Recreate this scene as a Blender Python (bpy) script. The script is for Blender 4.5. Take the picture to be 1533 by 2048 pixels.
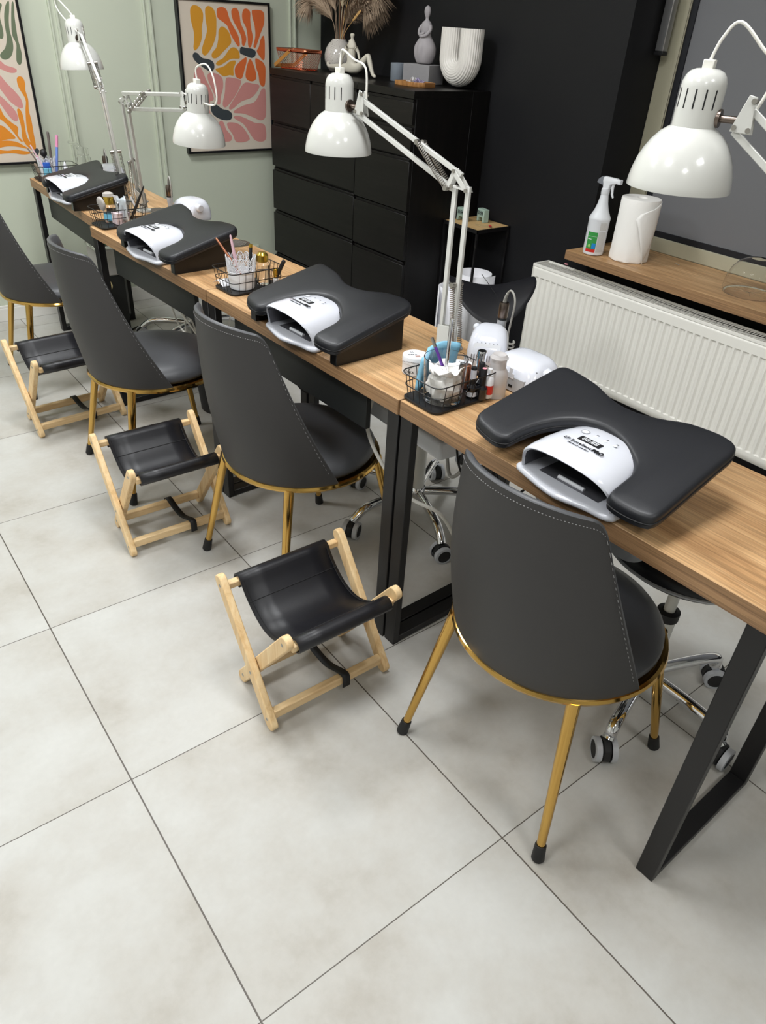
import bpy, bmesh, math, random
from mathutils import Vector, Matrix, Euler
random.seed(7)
sc = bpy.context.scene
for o in list(bpy.data.objects): bpy.data.objects.remove(o, do_unlink=True)
COL = sc.collection
PI = math.pi
def rad(a): return math.radians(a)

# ------------------------------------------------------------ camera
FPX = 1446.131
CP = Vector((-0.2235875, -0.5173727, 1.4710384))
CE = Euler((0.9725471577, -0.0543976515, -0.6499244362), 'XYZ')
cam_d = bpy.data.cameras.new('camera'); cam = bpy.data.objects.new('camera', cam_d); COL.objects.link(cam)
cam.location = CP; cam.rotation_euler = CE
cam_d.sensor_fit = 'VERTICAL'; cam_d.sensor_height = 36.0; cam_d.lens = 36.0 * FPX / 2048.0
cam_d.clip_start = 0.02
sc.camera = cam
# ------------------------------------------------------------ world, lamps, exposure
w = bpy.data.worlds.new('world'); sc.world = w; w.use_nodes = True
w.node_tree.nodes['Background'].inputs[0].default_value = (0.75, 0.8, 0.85, 1)
w.node_tree.nodes['Background'].inputs[1].default_value = 0.05
sc.view_settings.view_transform = 'Standard'; sc.view_settings.look = 'None'
sc.view_settings.gamma = 1.0; sc.view_settings.use_curve_mapping = False
sc.view_settings.exposure = 0.0
CEIL = 2.75
PANELS = [(x, y) for x in (-1.05, 0.60) for y in (-1.5, 0.5, 2.4)]
LAMP_W = 17.0
for (x, y) in PANELS:
    ld = bpy.data.lights.new('ceiling_panel_light', 'AREA'); ld.shape = 'SQUARE'; ld.size = 0.56
    ld.energy = {-1.5: 7.0, 0.5: 20.0, 2.4: 27.5}[y] * (1.12 if x > 0 else .9); ld.color = (0.935, 0.965, 1.0)
    lo = bpy.data.objects.new('ceiling_panel_light', ld); COL.objects.link(lo); lo.location = (x, y, CEIL - 0.045)

# ------------------------------------------------------------ helpers
_R = CE.to_matrix()
def ray(u, v): return _R @ Vector(((u - 766.5) / FPX, -(v - 1024) / FPX, -1.0))
def at(u, v, axis, val):
    """world point where the sight line through pixel (u,v) meets a real plane (table top, wall, floor ...)"""
    d = ray(u, v); k = 'xyz'.index(axis); t = (val - CP[k]) / d[k]
    return CP + d * t

class MB:
    """collects vertices and faces for one mesh"""
    def __init__(s): s.v = []; s.f = []
    def add(s, vs, fs, M=None):
        b = len(s.v)
        for p in vs:
            p = Vector(p); s.v.append((M @ p) if M is not None else p)
        for f in fs: s.f.append(tuple(b + i for i in f))
        return s
    def box(s, x0, x1, y0, y1, z0, z1, M=None):
        vs = [(x, y, z) for z in (z0, z1) for y in (y0, y1) for x in (x0, x1)]
        fs = [(0, 2, 3, 1), (4, 5, 7, 6), (0, 1, 5, 4), (2, 6, 7, 3), (0, 4, 6, 2), (1, 3, 7, 5)]
        return s.add(vs, fs, M)
    def grid(s, rows, closeu=False, closev=False, M=None):
        n = len(rows); m = len(rows[0]); vs = [p for r in rows for p in r]; fs = []
        for i in range(n - (0 if closeu else 1)):
            for j in range(m - (0 if closev else 1)):
                a = i * m + j; b = i * m + (j + 1) % m; c = ((i + 1) % n) * m + (j + 1) % m; d = ((i + 1) % n) * m + j
                fs.append((a, b, c, d))
        return s.add(vs, fs, M)
    def tube(s, pts, r, n=8, cap=True, closed=False, M=None):
        pts = [Vector(p) for p in pts]; k = len(pts)
        rr = r if isinstance(r, (list, tuple)) else [r] * k
        rows = []; nrm = None
        for i in range(k):
            if closed: t = (pts[(i + 1) % k] - pts[i - 1])
            else: t = pts[min(i + 1, k - 1)] - pts[max(i - 1, 0)]
            t = t.normalized() if t.length > 1e-9 else Vector((0, 0, 1))
            if nrm is None:
                a = Vector((0, 0, 1)) if abs(t.z) < 0.9 else Vector((1, 0, 0))
                nrm = (a - t * a.dot(t)).normalized()
            else:
                nrm = nrm - t * nrm.dot(t)
                nrm = nrm.normalized() if nrm.length > 1e-6 else t.orthogonal().normalized()
            bi = t.cross(nrm)
            rows.append([pts[i] + (nrm * math.cos(2 * PI * j / n) + bi * math.sin(2 * PI * j / n)) * rr[i] for j in range(n)])
        b = len(s.v); s.grid(rows, closeu=closed, closev=True, M=M)
        if cap and not closed:
            s.f.append(tuple(b + j for j in reversed(range(n)))); s.f.append(tuple(b + (k - 1) * n + j for j in range(n)))
        return s
    def bar(s, p, q, w, h, up=(0, 0, 1), M=None):
        p = Vector(p); q = Vector(q); d = q - p; L = d.length; t = d / L
        u = Vector(up); u = (u - t * u.dot(t)); u = u.normalized() if u.length > 1e-6 else t.orthogonal().normalized()
        sd = t.cross(u)
        vs = [p + t * (L * a) + sd * (w * b / 2) + u * (h * c / 2) for c in (-1, 1) for b in (-1, 1) for a in (0, 1)]
        fs = [(0, 2, 3, 1), (4, 5, 7, 6), (0, 1, 5, 4), (2, 6, 7, 3), (0, 4, 6, 2), (1, 3, 7, 5)]
        return s.add(vs, fs, M)
    def lathe(s, prof, n=32, M=None, cap=True):
        rows = [[(r * math.cos(2 * PI * j / n), r * math.sin(2 * PI * j / n), z) for j in range(n)] for r, z in prof]
        b = len(s.v); s.grid(rows, closev=True, M=M); k = len(prof)
        if cap:
            if prof[0][0] > 1e-4: s.f.append(tuple(b + j for j in reversed(range(n))))
            if prof[-1][0] > 1e-4: s.f.append(tuple(b + (k - 1) * n + j for j in range(n)))
        return s
    def prism(s, poly, z0, z1, M=None):
        n = len(poly); b = len(s.v)
        vs = [(x, y, z0) for x, y in poly] + [(x, y, z1) for x, y in poly]
        fs = [(i, (i + 1) % n, n + (i + 1) % n, n + i) for i in range(n)]
        s.add(vs, fs, M); s.f.append(tuple(b + i for i in reversed(range(n)))); s.f.append(tuple(b + n + i for i in range(n)))
        return s
    def ball(s, c, r, n=16, m=10, sc=(1, 1, 1), M=None):
        rows = []
        for i in range(m + 1):
            a = PI * i / m
            rr = max(math.sin(a), 1e-4)
            rows.append([(c[0] + r * sc[0] * rr * math.cos(2 * PI * j / n), c[1] + r * sc[1] * rr * math.sin(2 * PI * j / n), c[2] - r * sc[2] * math.cos(a)) for j in range(n)])
        return s.grid(rows, closev=True, M=M)
    def build(s, name, mat, parent=None, smooth=True, bevel=0, seg=2, angle=38, subsurf=0, solid=0, offset=-1, loc=None, rot=None):
        me = bpy.data.meshes.new(name); me.from_pydata([tuple(v) for v in s.v], [], s.f)
        bm = bmesh.new(); bm.from_mesh(me); bmesh.ops.remove_doubles(bm, verts=bm.verts, dist=1e-6)
        bmesh.ops.recalc_face_normals(bm, faces=bm.faces); bm.to_mesh(me); bm.free()
        me.materials.append(mat)
        if smooth:
            me.polygons.foreach_set('use_smooth', [True] * len(me.polygons)); me.set_sharp_from_angle(angle=rad(angle))
        o = bpy.data.objects.new(name, me); COL.objects.link(o)
        if parent is not None: o.parent = parent
        if loc is not None: o.location = loc
        if rot is not None: o.rotation_euler = rot
        if solid:
            m = o.modifiers.new('solid', 'SOLIDIFY'); m.thickness = solid; m.offset = offset; m.use_rim = True
        if subsurf:
            m = o.modifiers.new('sub', 'SUBSURF'); m.levels = subsurf; m.render_levels = subsurf
        if bevel:
            m = o.modifiers.new('bevel', 'BEVEL'); m.width = bevel; m.segments = seg; m.limit_method = 'ANGLE'; m.angle_limit = rad(40)
            m.harden_normals = False
        return o

def tag(o, label=None, cat=None, group=None, kind=None):
    if label: o['label'] = label
    if cat: o['category'] = cat
    if group: o['group'] = group
    if kind: o['kind'] = kind
    return o
def thing(name, label, cat, loc=(0, 0, 0), rz=0, group=None, rot=None):
    o = bpy.data.objects.new(name, None); COL.objects.link(o); o.empty_display_size = 0.05
    o.location = loc; o.rotation_euler = rot if rot else (0, 0, rz)
    return tag(o, label, cat, group)
def struct(o): o['kind'] = 'structure'; return o
def copy_tree(o, parent=None):
    c = o.copy(); COL.objects.link(c)
    if parent is not None: c.parent = parent
    for ch in list(o.children): copy_tree(ch, c)
    return c
def spline(pts, n=8, closed=False):
    pts = [Vector(p) for p in pts]; out = []; k = len(pts)
    rng = range(k if closed else k - 1)
    for i in rng:
        if closed: p0, p1, p2, p3 = pts[i - 1], pts[i], pts[(i + 1) % k], pts[(i + 2) % k]
        else: p0, p1, p2, p3 = pts[max(i - 1, 0)], pts[i], pts[i + 1], pts[min(i + 2, k - 1)]
        for j in range(n):
            t = j / n
            out.append(0.5 * ((2 * p1) + (p2 - p0) * t + (2 * p0 - 5 * p1 + 4 * p2 - p3) * t * t + (3 * p1 - p0 - 3 * p2 + p3) * t ** 3))
    if not closed: out.append(pts[-1])
    return out
def resample(p, N):
    p = [Vector(q) for q in p]; k = len(p); d = [0]
    for i in range(k): d.append(d[-1] + (p[(i + 1) % k] - p[i]).length)
    out = []; j = 0
    for i in range(N):
        t = d[-1] * i / N
        while d[j + 1] < t: j += 1
        out.append(p[j].lerp(p[(j + 1) % k], (t - d[j]) / max(d[j + 1] - d[j], 1e-9)))
    return out
def rrect(x0, x1, y0, y1, r, n=5):
    out = []
    for cx, cy, a0 in ((x1 - r, y1 - r, 0), (x0 + r, y1 - r, 90), (x0 + r, y0 + r, 180), (x1 - r, y0 + r, 270)):
        for i in range(n + 1):
            a = rad(a0 + 90 * i / n); out.append((cx + r * math.cos(a), cy + r * math.sin(a)))
    return out
def text(s, size, mat, parent, M, name='lettering', ext=0.0003, bold=0.0, align='CENTER'):
    cu = bpy.data.curves.new(name, 'FONT'); cu.body = s; cu.size = size; cu.extrude = ext; cu.offset = bold
    cu.align_x = align; cu.align_y = 'CENTER'; cu.resolution_u = 3
    t = bpy.data.objects.new(name, cu); COL.objects.link(t)
    dg = bpy.context.evaluated_depsgraph_get(); me = bpy.data.meshes.new_from_object(t.evaluated_get(dg))
    bpy.data.objects.remove(t, do_unlink=True)
    me.materials.clear(); me.materials.append(mat)
    me.transform(M)
    o = bpy.data.objects.new(name, me); COL.objects.link(o)
    if parent is not None: o.parent = parent
    return o

# ------------------------------------------------------------ materials
def s2l(c):
    return tuple((x / 12.92 if x <= 0.04045 else ((x + 0.055) / 1.055) ** 2.4) for x in (c[0] / 255, c[1] / 255, c[2] / 255)) + (1,)
def M_(name, rgb, rough=0.5, metal=0.0, noise=0.0, nscale=20, bump=0.0, bscale=200, alpha=None, trans=0, ior=1.45, coat=0, spec=0.5, sheen=0):
    m = bpy.data.materials.new(name); m.use_nodes = True; nt = m.node_tree; b = nt.nodes['Principled BSDF']
    c = s2l(rgb); b.inputs['Base Color'].default_value = c
    b.inputs['Roughness'].default_value = rough; b.inputs['Metallic'].default_value = metal
    b.inputs['Transmission Weight'].default_value = trans; b.inputs['IOR'].default_value = ior
    b.inputs['Coat Weight'].default_value = coat; b.inputs['Specular IOR Level'].default_value = spec
    if sheen: b.inputs['Sheen Weight'].default_value = sheen
    if alpha is not None: b.inputs['Alpha'].default_value = alpha
    tc = nt.nodes.new('ShaderNodeTexCoord')
    n = nt.nodes.new('ShaderNodeTexNoise'); n.inputs['Scale'].default_value = nscale; n.inputs['Detail'].default_value = 5
    nt.links.new(tc.outputs['Object'], n.inputs['Vector'])
    r = nt.nodes.new('ShaderNodeMapRange'); r.inputs['To Min'].default_value = 1 - noise; r.inputs['To Max'].default_value = 1 + noise
    nt.links.new(n.outputs['Fac'], r.inputs['Value'])
    mx = nt.nodes.new('ShaderNodeVectorMath'); mx.operation = 'SCALE'; mx.inputs[0].default_value = c[:3]
    nt.links.new(r.outputs[0], mx.inputs['Scale']); nt.links.new(mx.outputs[0], b.inputs['Base Color'])
    if bump:
        n2 = nt.nodes.new('ShaderNodeTexNoise'); n2.inputs['Scale'].default_value = bscale; n2.inputs['Detail'].default_value = 3
        nt.links.new(tc.outputs['Object'], n2.inputs['Vector'])
        bp = nt.nodes.new('ShaderNodeBump'); bp.inputs['Strength'].default_value = bump; bp.inputs['Distance'].default_value = 0.002
        nt.links.new(n2.outputs['Fac'], bp.inputs['Height']); nt.links.new(bp.outputs[0], b.inputs['Normal'])
    return m
def ramp(nt, stops):
    r = nt.nodes.new('ShaderNodeValToRGB'); e = r.color_ramp.elements
    while len(e) < len(stops): e.new(0.5)
    for i, (p, c) in enumerate(stops): e[i].position = p; e[i].color = s2l(c)
    return r
def wood(name, stops, sx, sy, sz, rough=0.5, det=8, dist=1.2, fine=None):
    m = bpy.data.materials.new(name); m.use_nodes = True; nt = m.node_tree; b = nt.nodes['Principled BSDF']
    tc = nt.nodes.new('ShaderNodeTexCoord'); mp = nt.nodes.new('ShaderNodeMapping'); mp.inputs['Scale'].default_value = (sx, sy, sz)
    oi = nt.nodes.new('ShaderNodeObjectInfo'); ad = nt.nodes.new('ShaderNodeVectorMath'); ad.operation = 'ADD'
    cb = nt.nodes.new('ShaderNodeCombineXYZ'); mu = nt.nodes.new('ShaderNodeMath'); mu.operation = 'MULTIPLY'; mu.inputs[1].default_value = 37.0
    nt.links.new(oi.outputs['Random'], mu.inputs[0]); nt.links.new(mu.outputs[0], cb.inputs[0]); nt.links.new(mu.outputs[0], cb.inputs[1])
    nt.links.new(tc.outputs['Object'], mp.inputs[0]); nt.links.new(mp.outputs[0], ad.inputs[0]); nt.links.new(cb.outputs[0], ad.inputs[1])
    n = nt.nodes.new('ShaderNodeTexNoise'); n.inputs['Scale'].default_value = 1; n.inputs['Detail'].default_value = det
    n.inputs['Distortion'].default_value = dist; n.inputs['Roughness'].default_value = 0.62
    nt.links.new(ad.outputs[0], n.inputs['Vector']); r = ramp(nt, stops); nt.links.new(n.outputs['Fac'], r.inputs[0])
    out = r.outputs[0]
    if fine:
        mp2 = nt.nodes.new('ShaderNodeMapping'); mp2.inputs['Scale'].default_value = fine
        nt.links.new(tc.outputs['Object'], mp2.inputs[0])
        n2 = nt.nodes.new('ShaderNodeTexNoise'); n2.inputs['Scale'].default_value = 1; n2.inputs['Detail'].default_value = 3
        nt.links.new(mp2.outputs[0], n2.inputs['Vector'])
        mr = nt.nodes.new('ShaderNodeMapRange'); mr.inputs['From Min'].default_value = 0.35; mr.inputs['From Max'].default_value = 0.6
        mr.inputs['To Min'].default_value = 0.72; mr.inputs['To Max'].default_value = 1.06
        nt.links.new(n2.outputs['Fac'], mr.inputs['Value'])
        sm = nt.nodes.new('ShaderNodeVectorMath'); sm.operation = 'SCALE'
        nt.links.new(out, sm.inputs[0]); nt.links.new(mr.outputs[0], sm.inputs['Scale']); out = sm.outputs[0]
    nt.links.new(out, b.inputs['Base Color']); b.inputs['Roughness'].default_value = rough
    if 'black' in name: b.inputs['Specular IOR Level'].default_value = .3
    return m

OAK = wood('oak_laminate', [(0.25, (142, 104, 68)), (0.42, (184, 143, 99)), (0.58, (204, 165, 120)), (0.8, (216, 180, 136))], 22, 1.7, 22, 0.42, fine=(260, 5, 260))
OAKE = wood('oak_edge', [(0.25, (112, 82, 56)), (0.45, (146, 112, 78)), (0.6, (162, 126, 90)), (0.8, (176, 140, 102))], 8, 1.2, 90, 0.5, fine=(20, 6, 420))
PINE = wood('pine', [(0.25, (205, 165, 112)), (0.45, (226, 192, 142)), (0.65, (236, 208, 162)), (0.85, (242, 218, 178))], 55, 55, 6, 0.5, det=4, dist=0.5)
BEECHX = wood('pine_rail', [(0.25, (205, 168, 118)), (0.45, (224, 192, 144)), (0.7, (236, 208, 162))], 6, 55, 55, 0.5, det=4, dist=0.5)
BLACKWOOD = wood('black_brown_veneer', [(0.3, (10, 9, 8)), (0.5, (17, 15, 14)), (0.7, (25, 22, 21))], 60, 2.5, 60, 0.38, fine=(300, 8, 300))
BLACKWOODV = wood('black_brown_side', [(0.3, (6, 5, 5)), (0.5, (11, 9, 9)), (0.7, (19, 16, 15))], 50, 50, 3, 0.45)
TRAYWOOD = wood('acacia', [(0.3, (120, 78, 38)), (0.5, (160, 110, 60)), (0.7, (190, 140, 84))], 12, 60, 12, 0.5)
BAMBOO = wood('bamboo', [(0.3, (186, 148, 98)), (0.6, (206, 172, 120)), (0.8, (214, 182, 132))], 40, 3, 40, 0.45)
GREY_LEATHER = M_('grey_leatherette', (60, 59, 59), 0.5, bump=0.15, bscale=900, noise=0.04, spec=.35)
GREY_LEATHER2 = M_('grey_leatherette_lit', (72, 73, 76), 0.42, bump=0.1, bscale=900, noise=0.04)  # same leatherette as the shell, lightened to paint in light on the rim
BLACK_LEATHER = M_('black_leatherette', (27, 27, 31), 0.36, bump=0.12, bscale=900, noise=0.05)
PAD_LEATHER = M_('pad_leatherette', (29, 30, 34), 0.42, bump=0.1, bscale=800, noise=0.08, nscale=9)
STITCH = M_('pale_thread', (150, 150, 150), 0.8)
DSTITCH = M_('dark_thread', (22, 22, 24), 0.7)
GOLD = M_('polished_gold', (206, 166, 92), 0.12, 1.0)
RUBBER = M_('black_rubber', (26, 26, 27), 0.6)
BLACK_METAL = M_('black_powder_coat', (20, 19, 20), 0.42, bump=0.05, bscale=1200)
BLACK_PANEL = M_('charcoal_panel', (34, 36, 35), 0.5)
BLACK_GLOSS = M_('black_plastic_base', (16, 15, 15), 0.3)
WHITE_MET = M_('white_enamel', (200, 200, 195), 0.24, coat=0.5)
WHITE_IN = M_('white_enamel_inside', (235, 233, 226), 0.4)
WHITE_PL = M_('white_gloss_plastic', (212, 214, 222), 0.12, coat=0.3)
WHITE_MAT = M_('white_plastic', (222, 224, 228), 0.35)
GREY_PL = M_('light_grey_plastic', (176, 178, 182), 0.4)
MIRROR_GR = M_('grey_inner_liner', (120, 120, 126), 0.2, 0.6)
CHROME = M_('chrome', (226, 227, 230), 0.07, 1.0)
STEEL = M_('brushed_steel', (170, 166, 160), 0.3, 1.0)
DARK_STEEL = M_('bronze_steel', (120, 108, 100), 0.28, 1.0)
CORD_W = M_('white_cord', (224, 222, 214), 0.5)
CORD_B = M_('black_cord', (18, 18, 18), 0.5)
CORD_G = M_('grey_cord', (158, 156, 150), 0.5)
INK = M_('black_ink', (24, 24, 26), 0.5)
GINK = M_('grey_ink', (120, 120, 124), 0.5)
PAPER = M_('white_paper', (232, 232, 236), 0.8)
TISSUE = M_('tissue', (244, 242, 238), 0.9, bump=0.6, bscale=60)
GLASSM = M_('clear_glass', (250, 250, 250), 0.03, trans=1.0, ior=1.35)
CLEARPL = M_('clear_plastic', (250, 250, 250), 0.05, trans=1.0, ior=1.12)
FROSTPL = M_('frosted_plastic', (226, 222, 220), 0.4, trans=0.55, ior=1.25)
GREENW = M_('sage_wall_paint', (194, 200, 182), 0.6, bump=0.08, bscale=300, noise=0.015, nscale=3)
BLACKW = M_('black_wall_paint', (24, 24, 26), 0.55, bump=0.1, bscale=160, noise=0.12, nscale=5, spec=.25)
WALLW = M_('pale_wall_paint', (206, 206, 200), 0.7)
CEILM = M_('white_ceiling_paint', (236, 236, 232), 0.8)
CREAM = M_('cream_window_frame', (172, 168, 146), 0.45, noise=0.05, nscale=12)
GASKET = M_('black_gasket', (22, 24, 30), 0.5)
FROST = M_('grey_window_film', (112, 113, 116), 0.55, bump=0.1, bscale=1500, spec=0.3)
RADW = M_('radiator_enamel', (232, 230, 223), 0.3, noise=0.02)
ALU = M_('aluminium', (176, 176, 178), 0.35, 0.9)
COPPER = M_('copper', (214, 128, 98), 0.2, 1.0)
STRAPW = M_('amber_wood_handle', (176, 122, 58), 0.5)
EMIT = bpy.data.materials.new('lit_panel'); EMIT.use_nodes = True
EMIT.node_tree.nodes['Principled BSDF'].inputs['Emission Color'].default_value = (1, 0.98, 0.95, 1)
EMIT.node_tree.nodes['Principled BSDF'].inputs['Emission Strength'].default_value = 9.0

def floor_mat():
    m = bpy.data.materials.new('grey_stone_tile'); m.use_nodes = True; nt = m.node_tree; b = nt.nodes['Principled BSDF']; L = nt.links.new
    tc = nt.nodes.new('ShaderNodeTexCoord'); sp = nt.nodes.new('ShaderNodeSeparateXYZ'); L(tc.outputs['Object'], sp.inputs[0])
    def line(out, wd):
        a = nt.nodes.new('ShaderNodeMath'); a.operation = 'DIVIDE'; L(out, a.inputs[0]); a.inputs[1].default_value = 0.6
        fr = nt.nodes.new('ShaderNodeMath'); fr.operation = 'FRACT'; L(a.outputs[0], fr.inputs[0])
        sb = nt.nodes.new('ShaderNodeMath'); sb.operation = 'SUBTRACT'; L(fr.outputs[0], sb.inputs[0]); sb.inputs[1].default_value = 0.5
        ab = nt.nodes.new('ShaderNodeMath'); ab.operation = 'ABSOLUTE'; L(sb.outputs[0], ab.inputs[0])
        gt = nt.nodes.new('ShaderNodeMath'); gt.operation = 'GREATER_THAN'; L(ab.outputs[0], gt.inputs[0]); gt.inputs[1].default_value = 0.5 - wd / 1.2
        fl = nt.nodes.new('ShaderNodeMath'); fl.operation = 'FLOOR'; L(a.outputs[0], fl.inputs[0])
        return gt.outputs[0], fl.outputs[0]
    gx, fx = line(sp.outputs[0], 0.0034); gy, fy = line(sp.outputs[1], 0.0024)
    mxm = nt.nodes.new('ShaderNodeMath'); mxm.operation = 'MAXIMUM'; L(gx, mxm.inputs[0]); L(gy, mxm.inputs[1])
    cb = nt.nodes.new('ShaderNodeCombineXYZ'); L(fx, cb.inputs[0]); L(fy, cb.inputs[1])
    sc3 = nt.nodes.new('ShaderNodeVectorMath'); sc3.operation = 'SCALE'; L(cb.outputs[0], sc3.inputs[0]); sc3.inputs['Scale'].default_value = 3.71
    ad = nt.nodes.new('ShaderNodeVectorMath'); ad.operation = 'ADD'; L(tc.outputs['Object'], ad.inputs[0]); L(sc3.outputs[0], ad.inputs[1])
    n = nt.nodes.new('ShaderNodeTexNoise'); n.inputs['Scale'].default_value = 3.2; n.inputs['Detail'].default_value = 9; n.inputs['Roughness'].default_value = 0.62
    L(ad.outputs[0], n.inputs['Vector']); r = ramp(nt, [(0.3, (164, 158, 148)), (0.44, (180, 177, 170)), (0.58, (188, 187, 182)), (0.75, (194, 194, 190))]); L(n.outputs['Fac'], r.inputs[0])
    n2 = nt.nodes.new('ShaderNodeTexNoise'); n2.inputs['Scale'].default_value = 60; n2.inputs['Detail'].default_value = 4; L(tc.outputs['Object'], n2.inputs['Vector'])
    mr = nt.nodes.new('ShaderNodeMapRange'); mr.inputs['To Min'].default_value = 0.95; mr.inputs['To Max'].default_value = 1.05; L(n2.outputs['Fac'], mr.inputs['Value'])
    sm = nt.nodes.new('ShaderNodeVectorMath'); sm.operation = 'SCALE'; L(r.outputs[0], sm.inputs[0]); L(mr.outputs[0], sm.inputs['Scale'])
    mix = nt.nodes.new('ShaderNodeMix'); mix.data_type = 'RGBA'; L(mxm.outputs[0], mix.inputs[0]); L(sm.outputs[0], mix.inputs[6]); mix.inputs[7].default_value = s2l((84, 78, 70))
    L(mix.outputs[2], b.inputs['Base Color']); b.inputs['Roughness'].default_value = 0.5
    bp = nt.nodes.new('ShaderNodeBump'); bp.invert = True; bp.inputs['Strength'].default_value = 0.5; bp.inputs['Distance'].default_value = 0.001
    L(mxm.outputs[0], bp.inputs['Height']); L(bp.outputs[0], b.inputs['Normal'])
    return m
FLOORM = floor_mat()

# ------------------------------------------------------------ the setting
YG = 3.755; XB = 2.57; YC = 1.575; XWIN = 2.80; XL = -2.6; YN = -3.2
struct(MB().box(XL - .1, XWIN + .3, YN - .1, YG + .1, -0.05, 0).build('floor', FLOORM, smooth=False))
struct(MB().box(XL - .1, XWIN + .3, YN - .1, YG + .1, CEIL, CEIL + .05).build('ceiling', CEILM, smooth=False))
struct(MB().box(XL - .1, XB + .3, YG, YG + .1, 0, CEIL).build('wall_far', GREENW, smooth=False))
struct(MB().box(XL - .1, XL, YN, YG, 0, CEIL).build('wall_left', WALLW, smooth=False))
struct(MB().box(XL - .1, XWIN + .3, YN - .1, YN, 0, CEIL).build('wall_near', WALLW, smooth=False))
# black wall: full height beyond the window corner, low below the sill
mb = MB().box(XB, XWIN + .3, YC, YG, 0, CEIL).box(XB, XWIN + .3, YN, YC, 0, 0.64)
struct(mb.build('wall_right', BLACKW, smooth=False))
mb = MB()   # cream window frame at the back of the reveal
SILL = 0.68
mb.box(XWIN, XWIN + .05, YC - .085, YC, SILL, CEIL); mb.box(XWIN, XWIN + .05, YN, YC - .085, SILL, SILL + .058)
fr = struct(mb.build('window_1', CREAM, bevel=.003))
MB().box(XWIN + .008, XWIN + .03, YC - .112, YC - .085, SILL + .058, CEIL).box(XWIN + .008, XWIN + .03, YN, YC - .112, SILL + .058, SILL + .082).build('gasket', GASKET, fr, smooth=False)
MB().box(XWIN + .014, XWIN + .03, YN, YC - .112, SILL + .082, CEIL).build('pane', FROST, fr, smooth=False)
# blind rail that hangs down beside the frame
rr = thing('blind_guide_rail', 'aluminium blind rail hanging beside the cream window frame', 'blind rail', (XWIN - .045, YC - .03, 1.425))
MB().box(-.02, .012, -.02, .018, 0, 1.30).build('rail', ALU, rr, bevel=.003)
MB().box(-.022, .014, -.022, .02, -.014, 0).build('end_cap', INK, rr, bevel=.003)
# baseboard, wall mouldings
struct(MB().box(XL, 2.18, YG - .018, YG, 0, .07).box(XL, 2.18, YG - .012, YG, .07, .082).build('baseboard_far', M_('white_skirting', (222, 220, 214), .45), bevel=.002))
def vmould(x, n):
    m = MB().box(x - .02, x + .02, YG - .008, YG, 0.30, CEIL).box(x - .02, x - .011, YG - .016, YG, 0.30, CEIL).box(x + .009, x + .02, YG - .018, YG, 0.30, CEIL)
    struct(m.build('trim_%d' % n, GREENW, bevel=.002))
vmould(1.052, 1); vmould(1.517, 2); vmould(2.372, 3)
struct(MB().box(XL, 2.1, YG - .016, YG, .20, .235).build('trim_4', GREENW, bevel=.003))
# lit ceiling panels
cp = None
for i, (x, y) in enumerate(PANELS):
    if cp is None:
        cp = thing('ceiling_light', 'square flat light panel set in the white ceiling', 'ceiling light', (x, y, CEIL - .03), group='square ceiling light panels')
        MB().box(-.3, .3, -.3, .3, 0, .03).build('frame', WHITE_MAT, cp, bevel=.003)
        MB().box(-.28, .28, -.28, .28, -.004, 0.0).build('diffuser', EMIT, cp, smooth=False)
    else:
        c = copy_tree(cp); c.location = (x, y, CEIL - .03)

# ------------------------------------------------------------ worktables
TB = [('desk nearest the camera, with the large arm rest at its middle', (0.7835, -0.256, 0), 1.57, 0.899),
      ('third desk from the green wall, ending at the tissue cup basket', (0.7555, 0.647, 0), 1.98, 0.923),
      ('second desk from the green wall, pushed slightly forward of its neighbours', (0.7225, 1.573, 0), 2.96, 0.902),
      ('desk standing against the green wall under the framed prints', (0.7275, 2.575, 0), -0.6, 0.915)]
DEP = 0.405
TABLES = []
for i, (lab, loc, rz, L) in enumerate(TB):
    t = thing('worktable', 'oak-topped steel ' + lab, 'desk', loc, rad(rz), 'row of oak-topped worktables')
    TABLES.append(t)
    MB().box(0, DEP, 0, L, .7505 - .0385, .75).build('tabletop', OAK, t, bevel=.0012, seg=1)
    MB().box(-.0006, 0, .0005, L - .0005, .7125, .7492).build('edge_band', OAKE, t, smooth=False)
    MB().box(.0, DEP, L, L + .0006, .7125, .7492).box(.0, DEP, -.0006, 0, .7125, .7492).build('edge_band', OAKE, t, smooth=False)
    for y0 in (0.0, L - .04):
        f = MB().box(.004, .026, y0, y0 + .04, 0, .7115).box(DEP - .026, DEP - .004, y0, y0 + .04, 0, .7115).box(.026, DEP - .026, y0, y0 + .04, .003, .025).box(.026, DEP - .026, y0, y0 + .04, .69, .7115)
        f.build('leg_frame', BLACK_METAL, t, bevel=.0015, seg=1)
    if i > 0:
        MB().box(.045, .061, .17, L - .085, .585, .7115).build('modesty_panel', BLACK_PANEL, t, bevel=.001, seg=1)
def on_table(i, x, y, z=0.75):
    lab, loc, rz, L = TB[i]; return Matrix.Translation(loc) @ Matrix.Rotation(rad(rz), 4, 'Z') @ Vector((x, y, z))
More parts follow.
